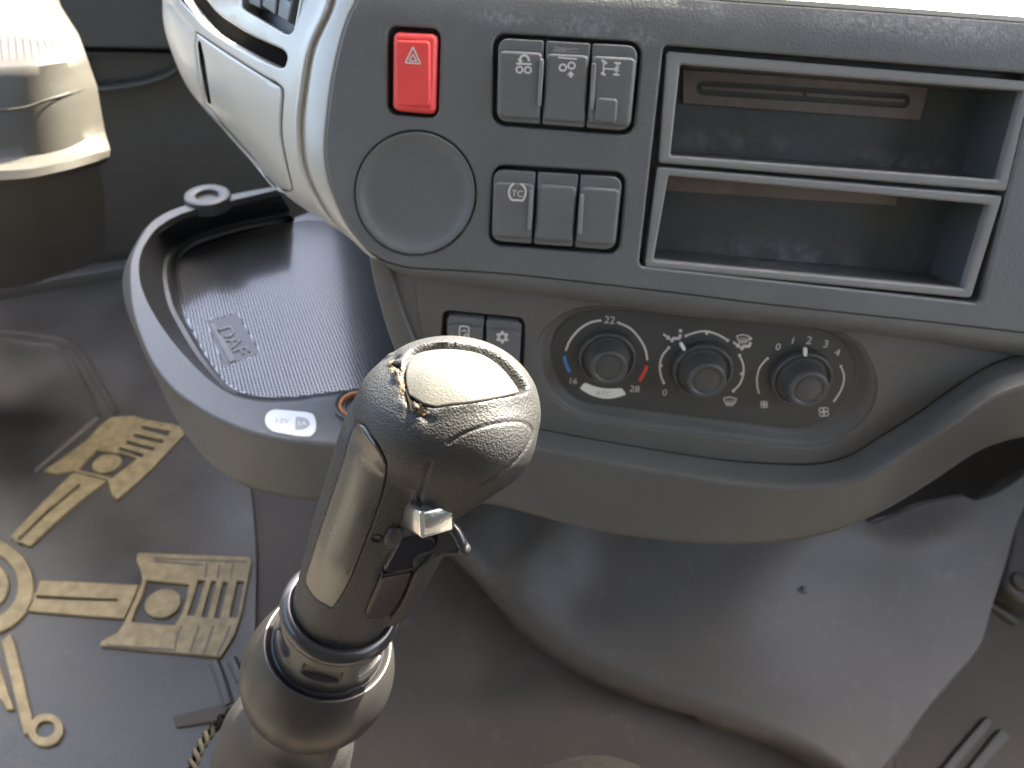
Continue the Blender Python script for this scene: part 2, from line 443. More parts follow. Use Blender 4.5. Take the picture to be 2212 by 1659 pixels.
def add_smear(m, spots, amount, scale=140, colr=(0.42, 0.45, 0.47)):
    t = m.node_tree; N = t.nodes; Lk = t.links; p = N["Principled BSDF"]; src = p.inputs["Base Color"].links[0].from_socket
    geo = N.new("ShaderNodeNewGeometry"); tot = None
    for c, (sx, sz) in spots:
        sub = N.new("ShaderNodeVectorMath"); sub.operation = 'SUBTRACT'; sub.inputs[1].default_value = c; Lk.new(geo.outputs["Position"], sub.inputs[0])
        ml = N.new("ShaderNodeVectorMath"); ml.operation = 'MULTIPLY'; ml.inputs[1].default_value = (1 / sx, 1 / sx, 1 / sz); Lk.new(sub.outputs[0], ml.inputs[0])
        ln = N.new("ShaderNodeVectorMath"); ln.operation = 'LENGTH'; Lk.new(ml.outputs[0], ln.inputs[0])
        mr = N.new("ShaderNodeMapRange"); mr.interpolation_type = 'SMOOTHSTEP'; mr.inputs[1].default_value = 0.1; mr.inputs[2].default_value = 1; mr.inputs[3].default_value = 1; mr.inputs[4].default_value = 0; Lk.new(ln.outputs["Value"], mr.inputs[0])
        if tot is None: tot = mr.outputs[0]
        else:
            ad = N.new("ShaderNodeMath"); ad.operation = 'MAXIMUM'; Lk.new(tot, ad.inputs[0]); Lk.new(mr.outputs[0], ad.inputs[1]); tot = ad.outputs[0]
    nz = N.new("ShaderNodeTexNoise"); nz.inputs["Scale"].default_value = scale; nz.inputs["Detail"].default_value = 9; nz.inputs["Roughness"].default_value = 0.7; Lk.new(geo.outputs["Position"], nz.inputs["Vector"])
    m2 = N.new("ShaderNodeMapRange"); m2.inputs[1].default_value = 0.42; m2.inputs[2].default_value = 0.72; m2.inputs[3].default_value = 0; m2.inputs[4].default_value = amount; Lk.new(nz.outputs[0], m2.inputs[0])
    mu = N.new("ShaderNodeMath"); mu.operation = 'MULTIPLY'; Lk.new(tot, mu.inputs[0]); Lk.new(m2.outputs[0], mu.inputs[1])
    mx = N.new("ShaderNodeMix"); mx.data_type = 'RGBA'; Lk.new(mu.outputs[0], mx.inputs[0]); Lk.new(src, mx.inputs[6]); mx.inputs[7].default_value = (*colr, 1); Lk.new(mx.outputs[2], p.inputs["Base Color"])
add_smear(M['fascia'], [(tuple(A.map([q])[0]), s) for q, s in (((1090, 38), (.028, .006)), ((1260, 62), (.030, .009)), ((1380, 80), (.016, .007)), ((1540, 22), (.012, .008)), ((1900, 50), (.06, .008)), ((2060, 62), (.05, .012)))], 0.5, 330)
add_smear(M['pocket'], [(tuple(A.map([q], -.04)[0]), s) for q, s in (((1600, 320), (.06, .012)), ((1950, 360), (.05, .01)), ((1700, 555), (.09, .012)))], 0.4, 60)

# ------------------------------------------------------------------ cab shell (out of the frame, lets daylight in by the windows)
def slab(name, V8, mat, label=None):
    F = [(0, 1, 2, 3), (7, 6, 5, 4), (0, 4, 5, 1), (1, 5, 6, 2), (2, 6, 7, 3), (3, 7, 4, 0)]
    o = obj(name, V8, F, mat, smooth=0); tag(o, kind='structure'); return o
def box8(a, b):
    (x0, y0, z0), (x1, y1, z1) = a, b
    return [(x0, y0, z0), (x1, y0, z0), (x1, y1, z0), (x0, y1, z0), (x0, y0, z1), (x1, y0, z1), (x1, y1, z1), (x0, y1, z1)]
slab("cab_floor", box8((-1.25, -1.0, ZF - 0.05), (1.25, 1.35, ZF)), M['floor'])
slab("bulkhead", box8((-1.25, 1.16, ZF + 0.001), (1.25, 1.30, 0.86)), M['footwell'])
slab("cab_rear_wall", box8((-1.25, -1.05, ZF + 0.001), (1.25, -1.0, 1.75)), M['liner'])
slab("cab_roof", box8((-1.25, -1.0, 1.70), (1.25, 0.62, 1.75)), M['liner'])
for s in (-1, 1):
    slab("window_pillar", box8((s * 1.15 - .05, -0.999, 0.901), (s * 1.15 + .05, -0.45, 1.699)), M['liner'])
    slab("cab_side", box8((s * 1.15 - .05, -0.999, ZF + 0.001), (s * 1.15 + .05, 1.159, 0.90)), M['footwell'])
for s, x0 in ((-1, -.88), (1, .30)):  # unseen seats, added to bounce warm sun and show in the lever's gloss
    for nm, a, b in (("seat_base", (x0, -.62, ZF + .001), (x0 + .56, -.08, .46)), ("seat_squab", (x0, -.66, .461), (x0 + .56, -.02, .60)), ("seat_back", (x0 + .02, -.80, .50), (x0 + .54, -.661, 1.25))):
        bm = bmesh.new(); bmesh.ops.create_cube(bm, size=1)
        for v in bm.verts: v.co = Vector([(a[i] + b[i]) / 2 + v.co[i] * (b[i] - a[i]) for i in range(3)])
        bmesh.ops.bevel(bm, geom=bm.edges, offset=.05, segments=4, affect='EDGES'); bm.verts.index_update()
        tag(obj(nm, [v.co[:] for v in bm.verts], [tuple(v.index for v in f.verts) for f in bm.faces], M['trimcloth']), kind='structure'); bm.free()
slab("ground", box8((-60, -60, -1.25), (60, 60, -1.2)), M['ground'])  # unseen sheet outside, added to bounce sun up through the windows

# ------------------------------------------------------------------ dashboard
dash = thing("dashboard", "grey truck dashboard with champagne side trim and deep lower moulding", "dashboard", A.map([(1300, 640)])[0])
fl_edge = [(771, -40), (769, 0), (755, 30), (740, 74), (719, 164), (707, 253), (702, 327), (710, 387), (731, 446), (757, 496), (792, 538), (835, 567)]
fold = [(835, 567), (870, 577), (904, 581), (970, 585), (1104, 594), (1304, 616), (1475, 636), (1608, 653), (1741, 668), (1975, 693), (2175, 716), (2330, 733)]
low = [(812, 556), (856, 588), (896, 600), (966, 613), (1104, 630), (1304, 657), (1475, 681), (1608, 694), (1741, 707), (1975, 733), (2178, 765), (2330, 782)]
top_edge = [(2330, 54), (2212, 45), (1808, 15), (1591, 0), (1450, -10), (1100, -28)]
def roll(P):
    y0 = 42 + (P[:, 0] - 771) * .058
    return -0.0027 * (np.clip(y0 - P[:, 1], 0, 200) / 85) ** 2
AF = Bumped(A, roll)
_x = np.linspace(775, 2325, 60); ex = np.vstack([np.stack([_x, 40 + (_x - 771) * .058 - k], 1) for k in (-6, 0, 6, 12, 20, 30, 40, 50, 60, 70, 80)])
outer = np.vstack([cr(fl_edge, 5)[:-1], cr(fold, 4), np.array(top_edge)])
H_haz = rpoly([(837, 55), (952, 62), (946, 256), (836, 247)], 20)
H_disc = ell(897, 417, 131, 135, 64)
H_b1 = rpoly([(1066, 71), (1388, 91), (1368, 293), (1064, 270)], 26)
H_b2 = rpoly([(1066, 355), (1353, 373), (1337, 551), (1056, 530)], 24)
H_din = rpoly([(1434, 97), (2238, 160), (2119, 656), (1380, 575)], 12)
plate("fascia_panel", outer, [H_haz, H_disc, H_b1, H_b2, H_din], AF, M['fascia'], dash, extra=ex, w=0.0, thick=0.012, bev=0.0016, hthick=[.014, .008, .014, .014, .012])
# rolled lower lip of the fascia
f_, l_ = cr(fold, 6), cr(low, 6)
rows = []
for k in range(9):
    a = k / 8 * R(82)
    P = f_ + (l_ - f_) * (sin(a) / sin(R(82)))
    rows.append(A.map(P, -0.016 * (1 - cos(a))))
rows.append(rows[-1] + np.array([0, 0.03, 0.0]))
V, F = grid(rows); obj("fascia_lip", V, F, M['fascia'], dash)
for nm, h, w in (("switch_well", H_haz, -.0135), ("switch_well", H_b1, -.0135), ("switch_well", H_b2, -.0135), ("round_well", H_disc, -.0075)):
    V, F = poly_geo(offset(h, -4 if area2(h) > 0 else 4), A, w); obj(nm, V, F, M['black'], dash)
# pale strip along the top edge of the fascia
P0 = np.array([(1480, -12), (1591, 0.5), (1808, 15.5), (2212, 45.5), (2330, 54.5)], float)
P1 = P0 + [0, -70]
V, F = grid([AF.map(P0, -.003), AF.map(P0), AF.map(P0) + np.array([0, .001, .0022]), AF.map(P0) + np.array([0, .004, .0032]), AF.map(P0) + np.array([0, .02, .004]), AF.map(P0) + np.array([0, .08, .006])]); obj("top_strip", V, F, M['silver'], dash)
# top of the dash, running forward to the windscreen; unseen outline shaped to shade tray and floor
tp = A.map([(771, -60), (2330, -20)]); zt = AF.map(P0)[:, 2].min() + .001; print('top', AF.map(P0), zt)
V = [(-0.13, tp[0][1] + .012, zt - .006), (1.09, tp[0][1] + .012, zt - .006), (1.09, 1.155, zt + .02), (-0.34, 1.155, zt + .02), (-0.18, .62, zt + .008),
     (-0.13, tp[0][1] + .012, zt - .016), (1.09, tp[0][1] + .012, zt - .016), (1.09, 1.155, zt - .016), (-0.34, 1.155, zt - .016), (-0.18, .62, zt - .016)]
obj("dash_top", V, [(0, 1, 2, 3, 4), (9, 8, 7, 6, 5), (0, 5, 6, 1), (1, 6, 7, 2), (2, 7, 8, 3), (3, 8, 9, 4), (4, 9, 5, 0)], M['fascia'], dash, smooth=0)

# ---- lower panel
st_out = [(1157, 778), (1160, 745), (1172, 718), (1194, 695), (1224, 676), (1269, 664), (1330, 664), (1480, 680), (1622, 692), (1734, 700), (1790, 708), (1830, 724), (1862, 750), (1884, 790), (1894, 830), (1888, 870), (1868, 905), (1835, 935), (1795, 957), (1741, 966), (1608, 953), (1475, 935), (1304, 912), (1240, 893), (1195, 862), (1168, 822)]
st_in = [(1193, 768), (1195, 740), (1204, 717), (1218, 699), (1240, 683), (1269, 674), (1330, 671), (1480, 684), (1622, 697), (1730, 706), (1775, 714), (1806, 729), (1829, 750), (1844, 776), (1847, 806), (1839, 838), (1821, 868), (1795, 897), (1765, 915), (1711, 924), (1608, 912), (1475, 896), (1330, 877), (1262, 866), (1224, 840), (1203, 806)]
SO, SI = cr(st_out, 5, True), cr(st_in, 5, True)
H_s2 = rpoly([(956, 670), (1134, 688), (1126, 862), (950, 845)], 16)
lp = np.vstack([cr([(893, 560), (898, 620), (905, 690), (925, 760), (960, 840), (1015, 905)], 5), cr([(1100, 917), (1170, 930), (1304, 955), (1475, 983), (1608, 999), (1758, 1003), (1841, 982), (1908, 940), (1975, 898), (2075, 828), (2141, 788), (2212, 764), (2330, 728)], 4), np.array([(2330, 690), (1600, 630), (1100, 575)])])
plate("lower_panel", lp, [SO, H_s2], B, M['lower'], dash, thick=0.006, bev=0.0012, hthick=[.004, .014], K=3)
V, F = poly_geo(offset(H_s2, -4 if area2(H_s2) > 0 else 4), B, -.0135); obj("switch_well", V, F, M['black'], dash)
rows = []
for k in range(9):
    t = k / 8; sm = t * t * (3 - 2 * t)
    rows.append(B.map(SO + (SI - SO) * t, -0.0012 - 0.0078 * sm))
V, F = grid(rows, closed_v=True); obj("recess_wall", V, F, M['lower'], dash)
# raised border strip at the left of the lower panel
sl = cr([(797, 545), (804, 590), (820, 653), (845, 735), (880, 810), (935, 890)], 6); sr = cr([(846, 560), (853, 600), (872, 663), (902, 738), (940, 812), (1000, 900)], 6)
V, F = grid([B.map(sl, -.03), B.map(sl, -0.002), B.map(sl + (sr - sl) * .06, .0012), B.map(sl + (sr - sl) * .2, .0022), B.map(sl + (sr - sl) * .8, .0022), B.map(sl + (sr - sl) * .95, .0008), B.map(sr, -.003)])
obj("border_strip", V, F, M['mould'], dash)
V, F = grid([B.map(sr + [-8, 0], -.0012), B.map(cr([(893, 555), (898, 620), (905, 690), (925, 760), (960, 840), (1015, 905)], 6) + [8, 0], -.0012)]); obj("border_backing", V, F, M['lower'], dash)

# ---- lower moulding: tray rim and ledge in one sweep
ST = [((600, 410), (598, 402), (600, 408)), ((553, 421), (545, 411), (540, 419)), ((490, 436), (480, 424), (474, 432)), ((400, 459), (391, 446), (384, 455)),
      ((345, 488), (333, 475), (322, 486)), ((315, 525), (302, 515), (291, 530)), ((302, 560), (284, 558), (272, 570)), ((302, 600), (281, 608), (264, 610)),
      ((313, 637), (287, 668), (272, 664)), ((337, 683), (305, 730), (294, 722)), ((367, 726), (333, 790), (318, 780)), ((400, 766), (372, 840), (345, 834)),
      ((433, 800), (412, 871), (372, 892)), ((467, 830), (460, 900), (408, 951)), ((500, 850), (510, 922), (455, 1004)), ((540, 862), (560, 939), (520, 1048)),
      ((590, 866), (630, 953), (610, 1074)), ((650, 861), (700, 957), (700, 1085)), ((737, 851), (790, 962), (800, 1085)), ((860, 868), (900, 965), (900, 1085)),
      ((1000, 903), (1010, 967), (1000, 1086)), ((1100, 917), (1100, 968), (1080, 1094)), ((1170, 928), (1165, 972), (1140, 1110)), ((1304, 953), (1304, 997), (1300, 1150)),
      ((1475, 981), (1475, 1028), (1475, 1172)), ((1608, 998), (1608, 1050), (1590, 1178)), ((1758, 1002), (1758, 1055), (1708, 1170)), ((1841, 981), (1858, 1036), (1808, 1148)),
      ((1908, 939), (1925, 1000), (1908, 1106)), ((1975, 897), (1985, 962), (2008, 1046)), ((2075, 827), (2075, 906), (2108, 980)), ((2141, 787), (2141, 860), (2170, 955)),
      ((2212, 763), (2212, 833), (2222, 944)), ((2320, 730), (2320, 800), (2320, 930))]
e1 = []; e2 = []; e3 = []
for i, (p1, p2, p3) in enumerate(ST):
    tb = min(1, max(0, (i - 18) / 3.0))                 # 0 on the tray, 1 along the panel
    q1 = RIM.map([p1])[0] * (1 - tb) + B.map([p1])[0] * tb
    z = q1[2]
    q2 = level(z - 0.003 * tb).map([p2])[0]
    h = np.interp(i, [0, 8, 12, 16, 24, 33], [.018, .025, .04, .05, .055, .048])
    q3 = level(z - h).map([p3])[0]
    e1.append(q1); e2.append(q2); e3.append(q3)
E1, E2, E3 = (cr(np.array(e), 6) for e in (e1, e2, e3))
rows = [E1 - UP * .006, E1 - UP * .0012]
L = lambda a, b, t: a + (b - a) * t
rows += [L(E1, E2, .04), L(E1, E2, .12), L(E1, E2, .45), L(E1, E2, .68)]
a_, b_ = L(E1, E2, .90), L(E2, E3, .08)
for t in np.linspace(0, 1, 7): rows.append((1 - t) ** 2 * a_ + 2 * t * (1 - t) * E2 + t * t * b_)
rows += [L(E2, E3, .4), L(E2, E3, .7), L(E2, E3, .9)]
inw = E1 - E3; inw[:, 2] = 0; inw /= np.linalg.norm(inw, axis=1)[:, None]
rows += [L(E2, E3, .97), E3 - UP * .0005 + inw * .001, E3 - UP * .002 + inw * .006, E3 - UP * .002 + inw * .03]
V, F = grid(rows); obj("lower_moulding", V, F, M['mould'], dash)
# tray: inner wall, stepped lip
t_top = np.array([(600, 410), (553, 422), (490, 437), (400, 460), (345, 489), (316, 526), (303, 560), (303, 600), (314, 637), (338, 683), (368, 726), (400, 766), (433, 800), (467, 830), (500, 850), (540, 862), (590, 866), (650, 861), (737, 851), (800, 850)], float)
t_bot = np.array([(640, 474), (600, 480), (533, 492), (433, 522), (393, 548), (378, 575), (378, 605), (384, 640), (394, 680), (415, 722), (441, 770), (466, 806), (490, 836), (512, 850), (540, 858), (580, 862), (630, 862), (680, 856), (737, 848), (800, 845)], float)
TT, TB = RIM.map(cr(t_top, 5)) - UP * .001, TRAY.map(cr(t_bot, 5))
mid = L(TT, TB, .62); cen = np.array([TB[:, 0].mean() + .03, TB[:, 1].mean(), 0]); inn = cen - mid; inn[:, 2] = 0; inn /= np.linalg.norm(inn, axis=1)[:, None]
rows = [TT, L(TT, TB, .3), L(TT, TB, .56), mid, mid + inn * .004 - UP * .001, mid + inn * .006 - UP * .004, L(mid, TB, .7) + inn * .003, TB]
V, F = grid(rows); obj("tray_wall", V, F, M['black'], dash)
# lug with a hole at the far end of the rim
c = RIM.map([(449, 428)])[0] - UP * .002
lg = [(0.010, 0), (0.010, .004), (.0105, .0055), (.0125, .0065), (.019, .0065), (.0205, .0055), (.021, .003), (.021, -.006)]
V, F = lathe(c, UP, lg, 36); V2, F2 = lathe(c, UP, [(0.0105, .001), (0, .001)], 24); V, F = join((V, F), (V2, F2)); obj("rim_lug", V, F, M['mould'], dash)

# ---- champagne side trim, curving away to the left
XR = cr([(772, -60), (769, 0), (755, 30), (740, 74), (719, 164), (707, 253), (702, 327), (710, 387), (731, 446), (757, 496), (792, 538), (812, 556)], 6)
XL = cr([(344, -60), (347, 0), (350, 50), (363, 100), (393, 173), (433, 230), (500, 300), (567, 373), (633, 437), (737, 503), (790, 550), (806, 560)], 6)
GR = cr([(728, -60), (716, 15), (677, 104), (659, 208), (653, 283), (665, 372), (713, 464), (770, 530), (806, 560)], 6)
G2 = np.array([(340, -30), (359, -2), (385, 33), (418, 69)], float)
def trim_depth(P):
    y = P[:, 1]; xr = np.interp(y, XR[:, 1], XR[:, 0]); xl = np.interp(y, XL[:, 1], XL[:, 0])
    dr = depthof(A, np.stack([xr, y], 1))
    s = np.clip((xr - P[:, 0]) / np.maximum(xr - xl, 1), -0.2, 0.992)
    D = 0.16 * np.clip((xr - xl) / 380, 0.05, 1.1)
    d = dr + 0.0015 + D * (1 - np.sqrt(1 - np.abs(s) ** 2.2)) + 0.03 * np.maximum(s, 0) * np.clip((xr - xl) / 380, 0.05, 1)
    xg = np.interp(y, GR[:, 1], GR[:, 0]); u = (P[:, 0] - xg)
    d = d + 0.0022 * np.exp(-(u / 5) ** 2) - 0.0018 * np.exp(-((u + 15) / 9) ** 2)
    d2 = np.min(np.hypot(P[:, None, 0] - cr(G2, 6)[None, :, 0], P[:, None, 1] - cr(G2, 6)[None, :, 1]), axis=1)
    return d + 0.0022 * np.exp(-(d2 / 4.5) ** 2)
class Trim(DepthSurf):
    n0 = np.array([-0.42, -0.76, 0.50]) / np.linalg.norm([-0.42, -0.76, 0.50])
    def nrm(s, P): return np.repeat(s.n0[None], len(np.atleast_2d(P)), 0)
    def map(s, P, w=0.0): return s.base(P) + s.n0 * w
T = Trim(trim_depth)
side = thing("side_trim", "champagne painted dashboard side trim with long slot and closed lid", "trim panel", T.map([(620, 440)])[0])
slot = rpoly([(389, -20), (430, -20), (469, 30), (537, 74), (612, 107), (621, 122), (613, 148), (591, 143), (508, 101), (448, 62), (389, 0)], [0, 0, 20, 20, 8, 8, 8, 20, 20, 20, 0])
lidp = np.vstack([cr([(424, 71), (472, 104), (537, 146), (591, 179)], 4), rpoly([(591, 179), (609, 190), (610, 208)], [0, 8, 0]), cr([(609, 215), (606, 283), (615, 342), (627, 396), (629, 409)], 4), np.array([(622, 412)]), cr([(604, 406), (588, 393), (546, 340), (510, 300), (462, 247), (446, 229)], 3), cr([(441, 222), (430, 170), (422, 100)], 3)])
boxh = rpoly([(522, -50), (522, 18), (618, 75), (632, 70), (655, -50)], [0, 6, 8, 8, 0])
lslot = rpoly([(426, 88), (434, 90), (443, 130), (451, 185), (457, 226), (449, 222), (437, 165)], 3)
om = np.vstack([XR[(XR[:, 1] > -50)], XL[(XL[:, 1] > -50)][::-1] + [1.5, 0]])
_g = resample(GR, 110); ex = np.vstack([_g + [k, 0] for k in (-40, -30, -24, -19, -15, -11, -8, -5, -2.5, 0, 2.5, 5, 8, 12)] + [resample(cr(G2, 6), 30) + [k * .8, -k * .6] for k in (-10, -6, -3, 0, 3, 6, 10)])
plate("trim_shell", om, [slot, offset(lidp, -2.0 if area2(lidp) > 0 else 2.0), boxh], T, M['silver'], side, thick=0.006, bev=0.0012, step=13, hthick=[.0035, .004, .014], K=3, extra=ex)
lid = plate("lid", lidp, [lslot], T, M['silver'], side, w=0.0004, thick=0.004, bev=0.0014, step=13, hthick=[.0012], K=3, hbev=.0004)
V, F = poly_geo(offset(lslot, -3 if area2(lslot) > 0 else 3), T, -.0014); obj("finger_slot", V, F, M["piano"], lid)
V, F = poly_geo(offset(lidp, 6 if area2(lidp) < 0 else -6), T, -.0045); obj("lid_backing", V, F, M['black'], side)
# the slot: sloping lower face and a near-black sheet painting the throat's shade
ue = cr([(430, -20), (469, 30), (537, 74), (612, 107), (620, 120)], 5); le = cr([(380, -20), (448, 62), (508, 101), (591, 143), (614, 147)], 5)
V, F = grid([T.map(le, -.001), T.map(L(le, ue, .06), -.0025), T.map(L(le, ue, .12), -.0045), T.map(L(le, ue, .13), -.0085)]); obj("slot_face", V, F, M['silver'], side)
V, F = grid([T.map(L(le, ue, -.3), -.0085), T.map(L(le, ue, .5), -.0085), T.map(ue, -.0085)]); obj("slot_throat", V, F, M['void'], side)
V, F = poly_geo(offset(boxh, 5 if area2(boxh) < 0 else -5), T, -.013); obj("switch_well", V, F, M['black'], side)
for q in ([(528, -40), (527, 2), (553, 13), (557, -40)], [(561, -40), (557, 8), (586, 28), (594, -40)], [(598, -40), (590, 30), (614, 44), (634, -40)]):
    plate("trim_button", rpoly(q, 3), [], T, M['switch'], side, w=-.003, thick=.008, bev=.001, step=None)
# dark underside behind the trim
V, F = grid([T.map(cr([(500, 300), (567, 373), (633, 437), (737, 503)], 5), -.01), T.map(cr([(505, 306), (535, 395), (585, 428), (700, 520)], 5), -.05)]); obj("trim_underside", V, F, M['footwell'], side)

# ------------------------------------------------------------------ items set into the fascia
def base_on(S, P, w=0): return S.map(np.atleast_2d(P), w)[0]
hz = thing("hazard_switch", "red hazard warning switch with white double triangle", "switch", base_on(A, (893, 240)))
g1 = plate_geo(rpoly([(848, 67), (946, 72), (941, 248), (847, 239)], 15), [], A, w=.0012, thick=.012, bev=.0035, K=6)
g2 = plate_geo(rpoly([(853, 86), (929, 88), (930, 231), (854, 228)], 9), [], A, w=.0026, thick=.0032, bev=.0014, K=4)
obj("cap", *join(g1, g2), M['red'], hz)
obj("warning_symbol", *join(stroke_geo(resample([(892, 102), (908.5, 137.5), (875.5, 135.5), (892, 102)], 31)[:-1], 3.2, A, .0029, True), stroke_geo(resample([(892, 117), (900, 132), (884, 131), (892, 117)], 25)[:-1], 2.8, A, .0029, True)), M['white'], hz)

def zb(p, oy=54.9): return np.array([(1042.3 + .1736 * x, oy + .1736 * y) for x, y in p])
def circ(c, r, n=26): return ell(c[0], c[1], r, r * .97, n)
SWG = "rocker switches set into the dashboard"
def rocker(label, q, rad, S=A, strip=None, fold_px=26, w=0.0012):
    t = thing("rocker_switch", label, "switch", base_on(S, np.mean(q, 0)), SWG)
    q = np.asarray(q, float)
    g1 = plate_geo(rpoly(q, [max(6, r) for r in rad]), [], S, w=w, thick=.013, bev=.0009, K=3)
    f = q.copy(); dl = (q[3] - q[0]) / np.linalg.norm(q[3] - q[0]); dr = (q[2] - q[1]) / np.linalg.norm(q[2] - q[1])
    f[0] = q[0] + dl * fold_px + [1.5, 0]; f[1] = q[1] + dr * fold_px - [1.5, 0]; f[2] = q[2] - dr * 9 - [1.5, 0]; f[3] = q[3] - dl * 9 + [1.5, 0]
    rr = [r * .55 for r in rad]
    g2 = plate_geo(rpoly(f, [max(11.5, r) for r in rr]), [], S, w=w + .0020, thick=.0026, bev=.0019, K=4)
    obj("rocker", *join(g1, g2), M['switch'], t)
    if strip is not None:
        plate("light_strip", rpoly(strip, 3), [], S, M['bezel'], t, w=w + .0034, thick=.0016, bev=.0006, K=3)
    return t, S, w + .0023
def edges(q, n, gap):
    """split a four-cornered bank into n rockers"""
    q = np.asarray(q, float); out = []
    for i in range(n):
        a, b = i / n, (i + 1) / n
        g = gap / np.linalg.norm(q[1] - q[0]) / 2
        a += g if i else 0; b -= g if i < n - 1 else 0
        out.append([q[0] + (q[1] - q[0]) * a, q[0] + (q[1] - q[0]) * b, q[3] + (q[2] - q[3]) * b, q[3] + (q[2] - q[3]) * a])
    return out
u1, u2, u3 = edges([(1077, 82), (1379, 99), (1361, 283), (1073, 261)], 3, 5)
t, S, w = rocker("rocker switch left in the upper bank, printed with two wheels under a curved arrow", u1, [22, 2, 2, 22], strip=[(1166, 127), (1175, 128), (1169, 230), (1160, 229)])
a = ell(1132.6, 130, 9.5, 10.5, 16, a0=178, a1=372)
obj("axle_symbol", *join(stroke_geo(circ((1122.2, 150.4), 6.8), 3.8, S, w, True), stroke_geo(circ((1140.4, 151.2), 6.8), 3.8, S, w, True), stroke_geo([(1115.2, 137.4), (1132, 138), (1148.2, 138.6)], 4.4, S, w), stroke_geo(a, 4.8, S, w), poly_geo([(1117.5, 126.5), (1131, 131.5), (1122.5, 136)], S, w)), M['white'], t)
t, S, w = rocker("scuffed middle rocker switch in the upper bank, printed with a lifted wheel over an arrow", u2, [2, 2, 2, 2])
obj("axle_symbol", *join(stroke_geo(circ((1215.9, 146), 7.2), 4.0, S, w, True), stroke_geo(circ((1234.6, 141.7), 7.2), 4.0, S, w, True), stroke_geo([(1205.5, 124.2), (1225, 126), (1246.3, 127.7)], 3.4, S, w), poly_geo(zb([(1100, 565), (1145, 622), (1117, 622), (1117, 648), (1080, 648), (1080, 622), (1050, 615)]), S, w)), M['white'], t)
sg = []
for k in range(9):
    x0 = random.uniform(850, 1000); y0 = 268 + k * 8; ln = random.uniform(120, 260); p = [(x0 + ln * i / 7, y0 + random.uniform(-9, 9) + i * 1.5) for i in range(8)]
    sg.append(stroke_geo(zb(p), random.uniform(.5, 1.1), S, w - .0014 + k * .00002))
obj("scuff_mark", *join(*sg), M['greyprint'], t); tag(bpy.data.objects["scuff_mark"], kind='stuff')
t, S, w = rocker("rocker switch right in the upper bank, printed with a crossed axle and a raised tab", u3, [2, 24, 24, 2], strip=[(1279, 135), (1288, 137), (1282, 238), (1274, 236)])
def seg(a, b, wd): return stroke_geo(zb([a, ((a[0] + b[0]) / 2, (a[1] + b[1]) / 2), b]), wd, S, w)
obj("axle_symbol", *join(seg((1512, 450), (1503, 602), 3.2), seg((1484, 432), (1548, 476), 5), seg((1474, 590), (1532, 616), 5), seg((1515, 538), (1665, 546), 3.4), seg((1682, 466), (1664, 614), 2.8), seg((1640, 466), (1722, 472), 4.6), seg((1626, 608), (1704, 616), 4.6), seg((1648, 515), (1702, 568), 2.6), seg((1700, 512), (1648, 570), 2.6)), M['white'], t)
plate("tab", rpoly([(1289, 210), (1336, 213), (1331, 268), (1285, 264)], [9, 9, 9, 9]), [], A, M['switch'], t, w=.0050, thick=.0035, bev=.0016, K=4)
d1, d2, d3 = edges([(1067, 366), (1345, 383), (1328, 541), (1062, 520)], 3, 5)
t, S, w = rocker("rocker switch at the left of the lower bank, printed with TC inside a tyre outline", d1, [20, 2, 2, 20], strip=[(1144, 410), (1153, 411), (1147, 497), (1139, 495)])
hs = cr(zb([(388, 388), (348, 430), (328, 500), (342, 555), (368, 590), (432, 594), (497, 597), (527, 545), (538, 480), (518, 428), (478, 388)], 329.2), 4)
obj("traction_symbol", *join(stroke_geo(hs, 4.2, S, w), text_geo("TC", S, zb([(432, 512)], 329.2)[0], 13.5, 0, w)), M['white'], t)
rocker("blank middle rocker switch in the lower bank, without any print", d2, [2, 2, 2, 2])
rocker("unprinted rocker switch right in the lower bank, with a narrow light strip", d3, [2, 22, 22, 2], strip=[(1253, 420), (1262, 421), (1257, 507), (1248, 505)])
v1 = [(967, 681), (1045, 689), (1039, 850), (961, 842)]; v2 = [(1051, 690), (1127, 697), (1119, 858), (1045, 851)]
t, S, w = rocker("dark switch with rounded square print behind the gear knob", v1, [12, 6, 6, 12], S=B, fold_px=20)
obj("recirculation_symbol", *join(stroke_geo(rpoly([(993, 704), (1013, 706), (1012, 732), (992, 730)], 5), 3.0, S, w, True), stroke_geo(circ((1007, 726), 4), 3, S, w, True), stroke_geo([(997, 716), (1003, 713), (1008, 717)], 2.4, S, w)), M['white'], t)
t, S, w = rocker("dark switch with snowflake print behind the gear knob", v2, [6, 12, 12, 6], S=B, fold_px=20)
gg = [stroke_geo(circ((1085, 728.5), 8), 5, S, w, True)]
for k in range(6):
    a = R(60 * k + 30); gg.append(stroke_geo([(1085 + 8 * cos(a), 728.5 + 8 * sin(a)), (1085 + 11 * cos(a), 728.5 + 11 * sin(a)), (1085 + 14 * cos(a), 728.5 + 14 * sin(a))], 5, S, w + .00002 * k))
obj("snowflake_symbol", *join(*gg), M['white'], t)

rc = thing("round_cover", "large round dished blanking cover below the red hazard switch", "cover", base_on(A, (897, 540)))
rows = []
for s, w in ((.985, -.007), (.985, -.001), (.978, .0002), (.965, .0008), (.945, .0008), (.90, .0004), (.865, -.0004), (.80, -.0016), (.66, -.0022), (.4, -.0024), (.15, -.0024), (.001, -.0024)):
    rows.append(A.map(ell(897, 417, 131 * s, 135 * s, 72), w))
V, F = grid(rows, closed_v=True); obj("cover_dish", V, F, M['fascia'], rc)

